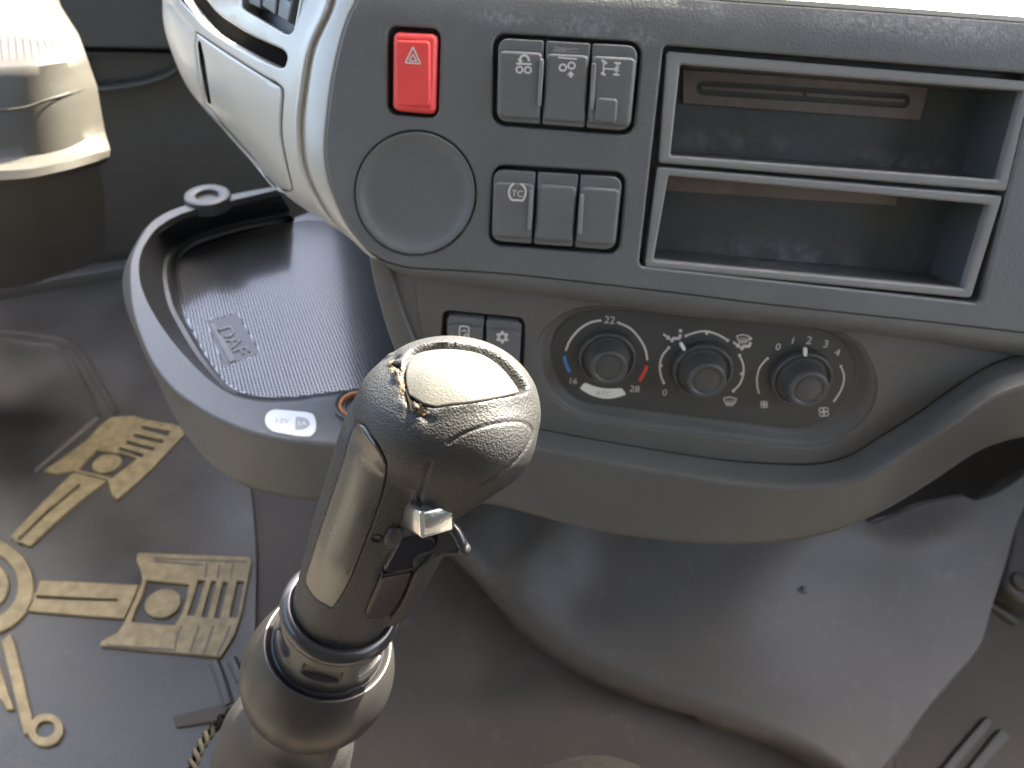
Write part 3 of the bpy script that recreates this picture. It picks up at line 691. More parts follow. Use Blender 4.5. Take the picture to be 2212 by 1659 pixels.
def pocket(label, out, inn, depth=.044):
    t = thing("storage_pocket", label, "pocket", base_on(A, np.mean(np.array(out)[2:], 0)), "open slots in the dashboard")
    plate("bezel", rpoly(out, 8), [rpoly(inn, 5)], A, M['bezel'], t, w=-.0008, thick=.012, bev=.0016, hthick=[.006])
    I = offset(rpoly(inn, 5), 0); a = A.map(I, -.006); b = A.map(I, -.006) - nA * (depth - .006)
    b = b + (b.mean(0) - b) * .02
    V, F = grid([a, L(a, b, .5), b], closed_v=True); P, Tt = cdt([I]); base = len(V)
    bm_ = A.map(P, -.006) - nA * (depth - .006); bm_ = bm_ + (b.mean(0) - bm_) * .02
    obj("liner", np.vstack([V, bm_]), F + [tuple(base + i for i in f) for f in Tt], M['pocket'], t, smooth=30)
    return t
V, F = poly_geo(offset(H_din, -4 if area2(H_din) > 0 else 4), A, -.0118)
q = [(1470, 139), (2213, 197), (2160, 389), (1449, 336)]; q2 = [(1445, 380), (2139, 443), (2084, 624), (1412, 562)]
P, Tt = cdt([offset(H_din, -4 if area2(H_din) > 0 else 4), rpoly(q, 5), rpoly(q2, 5)]); obj("pocket_surround", A.map(P, -.0118), Tt, M['black'], dash)
p1 = pocket("upper open dashboard slot with brown connector board at its back", [(1441, 110), (2233, 176), (2176, 414), (1424, 352)], q)
p2 = pocket("lower open dashboard slot, empty, just below the one with the board", [(1421, 360), (2168, 423), (2099, 645), (1393, 578)], q2)
BK = A.off(-.043)
sl_ = rpoly([(1505, 173), (1968, 203), (1964, 234), (1503, 204)], 15)
plate("connector_board", [(1476, 150), (2006, 188), (1988, 260), (1475, 223)], [sl_], BK, M['card'], p1, w=.0015, thick=.0015, bev=.0003, K=2)
plate("connector_bar", rpoly([(1515, 185), (1735, 199), (1735, 207), (1515, 193)], 3), [], BK, M['card'], p1, w=.0012, thick=.001, bev=.0003, K=2)
plate("connector_bar", rpoly([(1742, 200), (1955, 214), (1955, 222), (1742, 208)], 3), [], BK, M['card'], p1, w=.0012, thick=.001, bev=.0003, K=2)
plate("connector_board", [(1440, 372), (1940, 420), (1936, 444), (1440, 412)], [], BK, M['card'], p2, w=.0015, thick=.0015, bev=.0003, K=2)

# ------------------------------------------------------------------ climate panel
cp = thing("climate_panel", "dark recessed climate control panel with three round knobs", "control panel", base_on(BC, (1530, 910)))
plate("panel_plate", offset(SI, -1.5 if area2(SI) > 0 else 1.5), [], BC, M['climate'], cp, w=0, thick=.003, bev=.0004, K=2)
prof = [(.0195, -.001), (.0195, .003), (.0189, .0045), (.0176, .0049), (.0166, .0040), (.0150, .0034), (.0139, .0055), (.0131, .010), (.0127, .0150), (.0123, .0170), (.0113, .0180), (.0098, .0178), (.0088, .0166), (.0080, .0169), (.004, .0174), (.0001, .0175)]
for (cx, cy, sc), pt in (((1311, 771, .95), None), ((1516, 797, .99), ((1470, 742), (1480, 758))), ((1729, 815, 1.0), ((1741, 752), (1740, 771)))):
    o = base_on(BC, (cx, cy), .0005)
    # lathe in smooth steps
    pr = cr([(r * sc, h * sc) for r, h in prof], 3)
    V, F = lathe(o, nB, pr, 72); kn = obj("control_knob", V, F, M['knob'], cp, smooth=60)
    if pt:
        K1 = BC.off(.0052 * sc)
        a, b = np.array(pt[0], float), np.array(pt[1], float)
        d = (b - a) / np.linalg.norm(b - a); n = np.array([-d[1], d[0]])
        plate("pointer", rpoly([a - n * 4, a + n * 4, b + n * 4, b - n * 4], 3.6), [], K1, M['pale'], kn, w=.0012, thick=.0022, bev=.0006, K=3)
        c2 = b + d * 14
        plate("finger_grip", rpoly([c2 - n * 20 - d * 6, c2 + n * 20 - d * 6, c2 + n * 15 + d * 9, c2 - n * 15 + d * 9], 7), [], BC.off(.0040 * sc), M['knob'], kn, w=.0008, thick=.003, bev=.001, K=3)
def mark(name, *g, m='white'): return obj(name, *join(*g), M[m], cp)
mw = .0004
mark("temperature_scale", stroke_geo(cr([(1222, 758), (1231, 736), (1251, 712), (1275, 697), (1299, 692)], 5), 4.4, BC, mw), stroke_geo(cr([(1333, 696), (1362, 710), (1384, 735), (1395, 758), (1398, 778)], 5), 4.4, BC, mw))
mark("cold_mark", stroke_geo(cr([(1219, 769), (1221, 780), (1225, 792), (1231, 804)], 3), 7, BC, mw), m='blueprint')
mark("hot_mark", stroke_geo(cr([(1397, 790), (1394, 800), (1388, 812), (1381, 823)], 3), 7, BC, mw), m='redprint')
mark("number", text_geo("22", BC, (1317, 691), 17, 0, mw)); mark("number", text_geo("16", BC, (1239, 823), 14, 0, mw)); mark("number", text_geo("28", BC, (1371, 840), 15.5, 0, mw))
mark("plaque", poly_geo(rpoly([(1252, 839), (1263, 826), (1287, 836), (1313, 840), (1343, 838), (1353, 852), (1330, 860), (1306, 862), (1276, 854)], [4, 4, 10, 10, 4, 4, 10, 10, 10]), BC, mw), m='pale')
mark("plaque_lettering", text_geo("ATC", BC, (1303, 850), 11.5, 0, mw + .0002), m='greyprint')
def z5(p): return np.array([(1399 + .2232 * x, 658.3 + .2232 * y) for x, y in p])
def dot(c, r): return poly_geo(ell(c[0], c[1], r, r, 14), BC, mw + .0001)
arcs = [stroke_geo(cr(z5(p), 5), 4.0, BC, mw) for p in ([(370, 300), (480, 265), (570, 258), (680, 290), (775, 345)], [(205, 415), (140, 500), (118, 600), (130, 690), (155, 755)], [(890, 490), (925, 580), (925, 680), (890, 770), (830, 835)])]
mark("airflow_scale", *arcs, *[dot(z5([p])[0], 3.4) for p in ((370, 302), (572, 276), (775, 345), (205, 415), (130, 590), (155, 755), (890, 490), (908, 668), (830, 835))])
def person(dx, dy):
    f = lambda p: z5([(x + dx, y + dy) for x, y in p])
    return [dot(f([(318, 252)])[0], 4.0), stroke_geo(cr(f([(318, 285), (305, 325), (250, 328), (232, 362)]), 4), 6.0, BC, mw), stroke_geo(f([(152, 285), (184, 308), (216, 330)]), 4.2, BC, mw + .00004), poly_geo(f([(226, 342), (175, 335), (208, 292)]), BC, mw + .00008)]
def screen(dx, dy):
    f = lambda p: z5([(x + dx, y + dy) for x, y in p])
    g = [stroke_geo(rpoly(f([(735, 908), (795, 893), (862, 912), (835, 962), (758, 962)]), 2), 2.4, BC, mw, True)]
    for k in range(4): g.append(stroke_geo(f([(768 + 19 * k, 985), (764 + 19 * k, 965), (772 + 19 * k, 940), (768 + 19 * k, 920)]), 1.5, BC, mw + .00003 * (k + 1)))
    return g
mark("seat_symbol", *person(0, 0)); mark("seat_symbol", *person(676, 76)); mark("screen_symbol", *screen(126, -604)); mark("screen_symbol", *screen(0, 0))
mark("number", text_geo("0", BC, (1436, 848), 15, 0, mw))
for s_, c_, h_ in (("0", (1681, 749), 16), ("1", (1713, 736), 15.5), ("2", (1748, 735), 18), ("3", (1784, 743), 17), ("4", (1809, 761), 16)):
    mark("number", text_geo(s_, BC, c_, h_, 0, mw))
mark("fan_scale", *[stroke_geo(cr(z5(p), 5), 3.2, BC, mw) for p in ([(1160, 520), (1090, 600), (1060, 700), (1062, 790), (1080, 860)],)], dot(z5([(1160, 520)])[0], 2.8)); mark("fan_scale", stroke_geo(cr(z5([(1870, 595), (1900, 680), (1895, 760), (1860, 850), (1800, 940)]), 5), 3.2, BC, mw), dot(z5([(1870, 595)])[0], 2.8))
for c_, r_ in (((1128, 965), 8.5), ((1705, 1038), 12)):
    c_ = z5([c_])[0]; mark("fan_symbol", *[stroke_geo(ell(c_[0] + r_ * .5 * cos(R(90 * k + 40)), c_[1] + r_ * .5 * sin(R(90 * k + 40)), r_ * .46, r_ * .42, 14), 1.9, BC, mw + .00002 * k, True) for k in range(4)])

# ------------------------------------------------------------------ tray mat, socket, label
tm = thing("tray_mat", "studded black rubber mat lying in the storage tray", "tray mat", base_on(TRAY, (600, 700)))
tmo = np.vstack([t_bot[1:-2] + [3, 0], np.array([(790, 850), (900, 860), (890, 760), (850, 560), (760, 480), (660, 470)])])
plate("mat_sheet", cr(t_bot[1:-2], 4).tolist() + [(790, 850), (900, 880), (930, 760), (900, 560), (800, 470), (680, 450)], [], TRAY, M['traymat'], tm, w=.004, thick=.004, bev=.0015, K=3)
# raised studs in rows, as one relief sheet
MS = TRAY.off(.004)
o = MS.map([(520, 700)])[0]; bm = bmesh.new()
reg = cr(np.array([(386, 575), (392, 625), (402, 680), (424, 730), (450, 775), (475, 810), (500, 836), (545, 852), (600, 860), (680, 858), (760, 850), (870, 850), (880, 740), (850, 620), (800, 545), (700, 480), (600, 484), (533, 500), (440, 530), (400, 550)], float), 3, True)
p_ = 0.0030; V = []; F = []
bc = MS.map(reg); x0, x1, y0, y1 = bc[:, 0].min(), bc[:, 0].max(), bc[:, 1].min(), bc[:, 1].max()
gx, gy = np.meshgrid(np.arange(x0, x1, p_), np.arange(y0, y1, p_)); gx = gx + (np.arange(gx.shape[0]) % 2)[:, None] * p_ / 2
pts = np.stack([gx.ravel(), gy.ravel(), np.full(gx.size, ZR - .046)], 1); px, py, _z = proj(pts); k = inside(np.stack([px, py], 1), reg)
emb = np.array([(446, 692), (512, 676), (562, 762), (484, 792)], float); k &= ~inside(np.stack([px, py], 1), emb)
th = np.linspace(0, 2 * pi, 6, endpoint=False); C6 = np.stack([np.cos(th), np.sin(th), 0 * th], 1)
for q in pts[k]:
    b = len(V); V += list(q + C6 * .0013 - UP * .0002); V += list(q + C6 * .0006 + UP * .0011)
    for i in range(6): F.append((b + i, b + (i + 1) % 6, b + 6 + (i + 1) % 6, b + 6 + i))
    F.append(tuple(b + 6 + i for i in range(6)))
print('studs', k.sum(), len(V)); so = obj("studs", V, F, M['traymat'], tm, smooth=30); tag(so, kind='stuff')
plate("emblem_bed", emb.tolist(), [], MS, M['black'], tm, w=.0002, thick=.0004, bev=.0001, K=1)
plate("emblem_bar", [(453, 700), (465, 697), (510, 777), (496, 783)], [], MS, M['switch'], tm, w=.0010, thick=.0012, bev=.0003, K=2)
c0 = MS.map([(480, 708), (523, 764)]); ang = math.degrees(math.atan2(c0[1][1] - c0[0][1], c0[1][0] - c0[0][0]))
ed = (c0[1] - c0[0]) / np.linalg.norm(c0[1] - c0[0]); eu = np.cross(UP, ed)
text_geo("DAF", A, (1000, 300), 10); V2, F2 = _tc["DAF"]
cc = MS.map([(504, 737)])[0]; kk = np.linalg.norm(c0[1] - c0[0]) / (V2[:, 0].max() - V2[:, 0].min()); hh = 0.0115
V = cc + np.outer(V2[:, 0] * kk, ed) + np.outer(V2[:, 1] * hh, eu) + UP * .0010
lo = V - UP * .0012
bmE = {}
for f in F2:
    for a, b in zip(f, f[1:] + f[:1]): bmE[(min(a, b), max(a, b))] = bmE.get((min(a, b), max(a, b)), 0) + 1
n_ = len(V); F = list(F2) + [(a, b, b + n_, a + n_) for (a, b), c in bmE.items() if c == 1]
obj("emblem_lettering", np.vstack([V, lo]), F, M['switch'], tm, smooth=30)

ps = thing("power_socket", "orange ringed power socket half hidden behind the gear lever", "power socket", base_on(RIM, (768, 884)))
c = base_on(RIM, (772, 878), .0005)
V, F = lathe(c, UP, [(.0155, -.002), (.0155, .0025), (.0145, .0035), (.0130, .0025), (.0126, .001)], 48); obj("outer_collar", V, F, M['mould'], ps)
V, F = lathe(c, UP, [(.0126, .0005), (.0124, .0028), (.0105, .0030), (.0100, .0018), (.0098, -.004)], 48); obj("orange_ring", V, F, M['socket'], ps)
V, F = lathe(c, UP, [(.0098, .001), (.0080, .0012), (.0076, -.002), (.0074, -.02), (.0001, -.02)], 48); obj("socket_barrel", V, F, M['black'], ps)
def z1(p): return np.array([(548.6 + .1116 * x, 822.9 + .1116 * y) for x, y in p])
LBL = RIM.off(-.0002)
def sit(px, dz):  # the moulding's own height under a pixel
    return level(ZR - 0.0008 + dz)
lb = thing("socket_label", "white oval label printed 12V on the tray rim", "label", base_on(RIM, (629, 915)))
SL = sit(0, 0)
plate("label_plate", rpoly(z1([(215, 520), (1000, 590), (1215, 640), (1200, 1070), (850, 1060), (200, 950)]), [26, 4, 26, 26, 4, 26]), [], SL, M['pale'], lb, w=.0022, thick=.003, bev=.0007, K=3)
plate("label_window", rpoly(z1([(808, 690), (985, 700), (1085, 790), (1080, 860), (960, 945), (795, 938)]), [2, 10, 14, 14, 10, 2]), [], SL, M['greyprint'], lb, w=.0024, thick=.0006, bev=.0001, K=1)
obj("label_lettering", *text_geo("12V", SL, z1([(560, 770)])[0], 14, 0, .0024), M['greyprint'], lb)
obj("window_lettering", *text_geo("5A", SL, z1([(930, 820)])[0], 13, 0, .0027), M['pale'], lb)

# ------------------------------------------------------------------ gear lever
AX = _r * .34 + _u * .748 - _fw * .569; AX /= np.linalg.norm(AX)
R0 = at(737, 1316, .335)
gl = thing("gear_lever", "worn black truck gear lever with bulbous knob, metal rocker and glossy collar", "gear lever", R0 - AX * .3)
def hull(p, r, q, r2, n=20):
    bm = bmesh.new()
    for c, rr in ((p, r), (q, r2)):
        V, _f = ball(c, rr, n)
        for v in V: bm.verts.new(Vector(v))
    bmesh.ops.remove_doubles(bm, verts=bm.verts, dist=1e-6)
    res = bmesh.ops.convex_hull(bm, input=bm.verts)
    bmesh.ops.delete(bm, geom=list({e for e in res['geom_interior'] if isinstance(e, bmesh.types.BMVert)}), context='VERTS')
    bm.verts.ensure_lookup_table(); bm.verts.index_update()
    V = np.array([v.co for v in bm.verts]); F = [tuple(v.index for v in f.verts) for f in bm.faces]; bm.free(); return V, F
HC = at(968, 893, .268)
hx = _r * .985 - _u * .02 - _fw * .12; hx /= np.linalg.norm(hx)
hz_ = np.array([0.10, -0.10, 1.0]); hz_ -= hx * (hz_ @ hx); hz_ /= np.linalg.norm(hz_); hy = np.cross(hz_, hx)
parts = [hull(R0 - AX * .004, .0218, R0 + AX * .055, .0232), hull(R0 + AX * .055, .0232, at(868, 955, .279), .0232), hull(at(868, 955, .279), .0230, at(892, 884, .275), .0212),
         ball(HC, 1.0, 24, (.0338, .0300, .0262), np.array([hx, hy, hz_])),
         hull(at(1018, 930, .264), .0238, at(915, 1075, .286), .0140), hull(at(900, 1165, .297), .0128, at(838, 1292, .327), .0122)]
V, F = join(*parts)
me = bpy.data.meshes.new("blank"); me.from_pydata([tuple(v) for v in V], [], [list(map(int, f)) for f in F])
ob = bpy.data.objects.new("blank", me); col.objects.link(ob)
md = ob.modifiers.new("r", 'REMESH'); md.mode = 'VOXEL'; md.voxel_size = 0.00075
ms = ob.modifiers.new("s", 'SMOOTH'); ms.factor = 0.5; ms.iterations = 45
dg = bpy.context.evaluated_depsgraph_get(); me2 = bpy.data.meshes.new_from_object(ob.evaluated_get(dg))
GV = np.empty(len(me2.vertices) * 3); me2.vertices.foreach_get('co', GV); GV = GV.reshape(-1, 3)
GN = np.empty(len(me2.vertices) * 3); me2.vertices.foreach_get('normal', GN); GN = GN.reshape(-1, 3)
GF = [tuple(p.vertices) for p in me2.polygons]
bpy.data.objects.remove(ob); bpy.data.meshes.remove(me); bpy.data.meshes.remove(me2)
BED = MeshSurf(GV, GF)
gx_, gy_, gz_ = proj(GV); GP = np.stack([gx_, gy_], 1); facing = np.sum(GN * (CAM - GV), 1) > 0
def dline(P, line, closed=False):
    L_ = np.asarray(line, float); L_ = np.vstack([L_, L_[:1]]) if closed else L_
    best = np.full(len(P), 1e9)
    for a, b in zip(L_[:-1], L_[1:]):
        d = b - a; t = np.clip(((P - a) @ d) / max(d @ d, 1e-9), 0, 1); q = a + t[:, None] * d
        best = np.minimum(best, np.hypot(P[:, 0] - q[:, 0], P[:, 1] - q[:, 1]))
    return best
CAPP = cr([(880, 852), (874, 820), (877, 790), (888, 768), (910, 756), (950, 750), (992, 751), (1037, 760), (1073, 780), (1101, 808), (1120, 834)], 5)
CAPP = np.vstack([CAPP, rpoly([(1122, 838), (1127, 847), (1110, 851)], [0, 4, 0]), cr([(1084, 857), (1026, 868), (968, 875), (940, 879), (915, 873), (896, 862)], 5)[:-1]])
WELL = cr([(874, 856), (867, 820), (870, 786), (884, 762), (910, 749), (952, 743), (996, 744), (1045, 753), (1085, 773), (1118, 804), (1138, 834), (1139, 846)], 5)
WELL = np.vstack([WELL, cr([(1128, 852), (1084, 860), (1026, 871), (968, 878), (940, 882), (912, 878), (890, 866)], 5)])
OVAL = cr([(968, 957), (1003, 936), (1049, 920), (1095, 912), (1128, 912), (1147, 924), (1150, 938), (1142, 960), (1128, 980), (1102, 1006), (1060, 1034), (1020, 1058), (990, 1078)], 5)
PAD = np.vstack([cr([(812, 958), (829, 990), (833, 1016), (826, 1060), (809, 1111), (780, 1187), (752, 1258), (727, 1302)], 5)[:-1], rpoly([(727, 1302), (719, 1314), (706, 1306)], [0, 7, 0]), cr([(700, 1303), (684, 1294), (668, 1272), (661, 1248), (668, 1222), (683, 1175), (700, 1125), (722, 1060), (742, 1000), (757, 945), (772, 915), (792, 925)], 5)[:-1]])
disp = np.zeros(len(GV))
dW = dline(GP, WELL, True); iW = inside(GP, WELL) & facing
disp -= np.where(iW, 0.0042 * np.clip(dW / 5, 0, 1), 0)
disp += np.where(facing & ~iW, 0.0006 * np.exp(-(dW / 16) ** 2), 0)
disp -= np.where(facing, 0.0006 * np.exp(-(dline(GP, OVAL) / 2.6) ** 2), 0)
disp -= np.where(facing, 0.0008 * np.exp(-(dline(GP, PAD, True) / 3.0) ** 2), 0)
RID = cr([(930, 1000), (924, 1014), (915, 1049), (905, 1072), (898, 1090)], 4)
disp -= np.where(facing, 0.0009 * np.exp(-(dline(GP, RID) / 4.5) ** 2), 0)
TEAR = cr([(846, 776), (852, 795), (862, 818), (874, 843), (888, 868), (905, 886), (925, 892)], 5)
dT = dline(GP, TEAR); rs = np.random.RandomState(3)
nz = np.zeros(len(GV))
for k in range(18):
    f = rs.normal(size=3) * 560; nz += np.sin(GV @ f + rs.uniform(0, 6))
nz /= 3.0
disp += np.where(facing & ~iW, (0.00075 * nz - 0.0005) * np.exp(-((dT) / 17) ** 2), 0)
GV2 = GV + GN * disp[:, None]
grip = obj("grip", GV2, GF, M['leather'], gl, smooth=70)
BED2 = MeshSurf(GV2, GF, 0.0006)
plate("top_cap", CAPP, [], BED, M['cap'], gl, w=-.0004, thick=.003, bev=.0007, step=9, K=3)
plate("smooth_pad", PAD, [], BED, M['gloss'], gl, w=.0005, thick=.0015, bev=.0006, step=12, K=3)
ov2 = np.vstack([OVAL, cr([(980, 1068), (972, 1040), (966, 1000), (962, 972)], 4)])
# torn strip beside the cap: crumpled foam and two black patches painting the shade in its cracks
tp_ = np.vstack([TEAR + np.stack([6 + 4 * np.sin(np.arange(len(TEAR)) * 1.9), -3 + 2 * np.cos(np.arange(len(TEAR)) * 2.3)], 1), (TEAR + np.stack([-8 + 4 * np.sin(np.arange(len(TEAR)) * 2.7), 5 + 3 * np.cos(np.arange(len(TEAR)) * 1.3)], 1))[::-1]])
P, Tt = cdt([tp_], 3.0); q = BED2.map(P); n_ = BED2.nrm(P)
q = q + n_ * (0.0001 + 0.0006 * rs.uniform(-1, 1, len(q)) * .5 * (dline(P, TEAR) < 9))[:, None]
obj("torn_edge", q, Tt, M['foam'], gl, smooth=70)
for c_ in ([(848, 784), (856, 786), (864, 797), (868, 808), (860, 806), (852, 797)], [(874, 842), (884, 846), (892, 852), (900, 866), (908, 878), (918, 886), (926, 894), (908, 893), (893, 887), (884, 874), (877, 858)]):
    P, Tt = cdt([np.array(c_, float) + rs.normal(size=(len(c_), 2)) * .8]); obj("crack", BED2.map(P, .0010), Tt, M['void'], gl, smooth=0)
# switch recess panels
def fitted(P):
    q = BED2.map(np.array(P, float)); c = q.mean(0); n = np.linalg.svd(q - c)[2][2]; n = n if n @ (CAM - c) > 0 else -n
    return Plane(c, n)
SW_ = fitted([(866, 1164), (915, 1163), (925, 1185), (890, 1230), (836, 1240), (831, 1230)]); SP_ = fitted([(826, 1246), (886, 1236), (865, 1276), (840, 1322), (825, 1332), (798, 1341), (788, 1331)])
plate("switch_window", rpoly([(866, 1164), (936, 1163), (944, 1181), (901, 1230), (836, 1240), (831, 1230)], [3, 3, 8, 6, 6, 5]), [], SW_, M['piano'], gl, w=.0012, thick=.006, bev=.0005, K=2)
plate("slot_panel", rpoly([(826, 1246), (896, 1234), (878, 1276), (850, 1322), (829, 1336), (798, 1341), (788, 1331)], [6, 6, 16, 16, 14, 12, 10]), [], SP_, M['piano'], gl, w=.0014, thick=.006, bev=.0008, K=3)
V, F = stroke_geo(resample([(867, 1166), (832, 1231)], 12), 3.0, SW_, .0016, th=.001); obj("window_edge", V, F, M['chrome'], gl)
ge = BED2.map(np.array([(944, 1183), (925, 1208), (902, 1234), (885, 1272), (862, 1312), (846, 1332)], float), .0008)
V, F = tube(cr(ge, 4), np.interp(np.linspace(0, 1, 21), [0, .4, 1], [.0012, .0016, .0008]), 8); obj("guard_edge", V, F, M['leather'], gl)
c = BED2.map([(850, 1160)])[0]; n_ = BED2.nrm([(850, 1160)])[0]; x_, y_, z_ = frame(n_, AX)
V, F = ball(c, 1, 12, (.0036, .0058, .0026), np.array([x_, y_, z_])); obj("thumb_rest", V, F, M['leather'], gl)
c = BED2.map([(814, 1163)], .0002)[0]; n_ = BED2.nrm([(814, 1163)])[0]
V, F = lathe(c, n_, [(.0021, -.0003), (.0019, .0002), (.0014, .0001), (.0012, -.0012), (.0001, -.0014)], 24); obj("pin_hole", V, F, M['piano'], gl)
# metal rocker
e3 = np.array([.58, -.16, .80]); e3 /= np.linalg.norm(e3); e2 = np.array([.16, .85, .40]); e2 -= e3 * (e2 @ e3); e2 /= np.linalg.norm(e2); e1_ = np.cross(e2, e3)
W3 = lambda v: _r * v[0] + _u * v[1] - _fw * v[2]
h_ = BED2.t.ray_cast(Vector(CAM), Vector(rays([(925, 1118)])[0]))[0]
fc = at(947, 1126, (np.array(h_) - CAM) @ _fw - .0060); print('rocker depth', (np.array(h_) - CAM) @ _fw)
V, F = rbox(fc - W3(e3) * .0085, [W3(e1_), W3(e2), W3(e3)], (.0140, .0108, .0170), .0016, 4); obj("metal_rocker", V, F, M['chrome'], gl, smooth=50)
V, F = rbox(fc - W3(e3) * .011 + W3(e2) * .0045, [W3(e1_), W3(e2), W3(e3)], (.0120, .0090, .0120), .0016, 3); obj("rocker_base", V, F, M['piano'], gl, smooth=50)
# trigger
d_ = .288
tip = at(1002, 1185, d_ - .002)
V1 = tube(cr([at(962, 1128, d_ - .002), at(984, 1148, d_ - .003), at(996, 1170, d_ - .003), tip], 4), .0022, 10)
V2 = tube(cr([at(925, 1204, d_), at(956, 1192, d_ - .001), at(982, 1190, d_ - .002), tip], 4), .0017, 10)
V3 = ball(tip, .0027, 10)
tri = [at(962, 1128, d_ - .002), at(984, 1148, d_ - .003), at(996, 1172, d_ - .003), at(982, 1190, d_ - .002), at(956, 1192, d_ - .001), at(925, 1204, d_), at(935, 1150, d_)]
tv = [q - _fw * .0015 for q in tri] + [q + _fw * .0012 for q in tri]; n_ = len(tri)
tf = [tuple(range(n_)), tuple(range(2 * n_ - 1, n_ - 1, -1))] + [(i, (i + 1) % n_, n_ + (i + 1) % n_, n_ + i) for i in range(n_)]
obj("trigger", *join(V1, V2, V3, (tv, tf)), M['ring'], gl, smooth=60)
# collar, cup, boot
V, F = lathe(R0, AX, cr([(.0212, .0015), (.0218, .0036), (.0235, .0047), (.0255, .0038), (.0268, .0014), (.0270, -.0012), (.0263, -.0032), (.0252, -.0042)], 4), 96); obj("collar_ring", V, F, M['ring'], gl, smooth=80)
x_, y_, z_ = frame(AX); tc = CAM - R0; fa = math.atan2(tc @ y_, tc @ x_)
n_ = 288; th = np.linspace(0, 2 * pi, n_, endpoint=False); hs_ = [-.003, -.0075, -.0098, -.0100, -.0120, -.0145, -.0170, -.0188, -.0190, -.0230, -.0262, -.0285]
rows = []
for h in hs_:
    r = np.full(n_, .0250 + (.0006 if h < -.022 else 0))
    if -.0189 <= h <= -.0099:
        for k in range(6):
            dl = (th - fa - R(60 * k + 4) + pi) % (2 * pi) - pi; hw = R(21) * (1 - .18 * (abs(h + .01445) / .0045) ** 3)
            r = np.where(abs(dl) < hw, .0250 * cos(R(24)) / np.cos(dl) - .0002, r)
    rows.append(R0 + z_ * h + np.outer(r * np.cos(th), np.ones(3)) * x_ + np.outer(r * np.sin(th), np.ones(3)) * y_)
V, F = grid(rows, closed_v=True); obj("notched_collar", V, F, M['collar'], gl, smooth=20)
V, F = lathe(R0, AX, cr([(.0250, -.030), (.0272, -.0292), (.0284, -.0272), (.0296, -.0266), (.0305, -.0278), (.0330, -.034), (.0356, -.043), (.0369, -.0515), (.0363, -.060), (.0338, -.0685), (.0296, -.0765), (.0240, -.0825), (.0215, -.0838)], 4), 96); obj("cup", V, F, M['cup'], gl, smooth=80)
V, F = lathe(R0, AX, [(.0252, -.0285), (.0258, -.0262), (.0268, -.0270), (.0274, -.0292)], 96); obj("rubber_seal", V, F, M['piano'], gl, smooth=80)  # gloss black band lining the groove between collar and cup
V, F = lathe(R0, AX, cr([(.0216, -.0825), (.0212, -.090), (.0225, -.098), (.0250, -.106)], 4), 64); obj("neck", V, F, M['cup'], gl, smooth=80)
b0 = R0 - AX * .098; bp = np.array([b0, at(622, 1600, .425), at(600, 1690, .45), at(570, 1850, .55), at(590, 2000, .70)])
bpc = cr(bp, 8); V, F = tube(bpc, np.interp(np.linspace(0, 1, len(bpc)), [0, .12, .25, .5, .75, 1], [.022, .033, .038, .041, .055, .085]), 48, caps=False); obj("boot", V, F, M['boot'], gl, smooth=80)
bx, by, bz = frame(bpc[20] - bpc[10])
for k in range(2):
    t = np.linspace(0, 2 * pi, 220); rr = .0478 + .0022 * np.cos(26 * t + k * pi); hh = .0022 * np.sin(26 * t + k * pi)
    c_ = at(596, 1668, .447); ok = (np.cos(t) * (bx @ _r) + np.sin(t) * (by @ _r)) < -.35; t = np.roll(t, -int(np.argmax(ok & ~np.roll(ok, 1)))); ok = (np.cos(t) * (bx @ _r) + np.sin(t) * (by @ _r)) < -.35; t = t[ok]; rr = .0478 + .0022 * np.cos(26 * t + k * pi); hh = .0022 * np.sin(26 * t + k * pi)
    path = c_ + np.outer(rr * np.cos(t), bx) + np.outer(rr * np.sin(t), by) + np.outer(hh, bz)
    V, F = tube(path, .0016, 6, caps=False); obj("braided_cord", V, F, M['braid'], gl, smooth=80)

# ------------------------------------------------------------------ floor mat with raised bronze engine motif
fm = thing("floor_mat", "dark rubber floor mat with raised bronze engine piston motif", "floor mat", base_on(FLOOR, (300, 1500)))
mo = rpoly([(-120, 655), (30, 625), (250, 600), (420, 640), (520, 900), (548, 1085), (556, 1200), (552, 1420), (530, 1560), (500, 1760), (-120, 1800)], [5, 20, 30, 60, 60, 30, 30, 30, 60, 20, 5])
plate("mat_base", mo, [], FMAT, M['mat'], fm, w=0, thick=.006, bev=.002, K=3)
c4 = lambda p: [(.3333 * x, 553 + .3333 * y) for x, y in p]
c7 = lambda p: [(.3333 * x, 1106 + .3333 * y) for x, y in p]
def raised(name, out, holes=(), r=4, w=.0045, mt='bronze', parent=None):
    hs = [rpoly(h, 2) if len(h) < 12 else np.array(h) for h in holes]
    return plate(name, rpoly(out, r) if len(out) < 30 else np.array(out), hs, FMAT, M[mt], parent or fm, w=w, thick=w + .001, bev=.0016, K=3)
pa = raised("piston", c7([(890, 262), (1000, 266), (1620, 286), (1632, 330), (1600, 480), (1570, 650), (1520, 800), (1430, 940), (1100, 908), (645, 868), (652, 838), (700, 808), (760, 778), (800, 720), (835, 640), (872, 560), (922, 440), (912, 380), (882, 310)]),
       [c7([(952, 440), (1222, 468), (1210, 560), (1180, 650), (1130, 732), (852, 712), (875, 640), (912, 560)]), c7([(1285, 440), (1330, 442), (1260, 670), (1215, 668)]), c7([(1370, 445), (1402, 447), (1342, 682), (1308, 680)]), c7([(1448, 452), (1478, 454), (1422, 687), (1388, 685)]), c7([(1540, 445), (1582, 450), (1537, 682), (1488, 678)])])
raised("piston_pin", c7(ell(1055, 590, 122, 90, 30, rot=-20).tolist()), parent=fm)
raised("connecting_rod", c7([(258, 440), (560, 452), (902, 470), (862, 560), (805, 688), (500, 668), (180, 640), (222, 550)]), [c7([(225, 538), (500, 552), (765, 562), (760, 576), (500, 570), (222, 556)])])
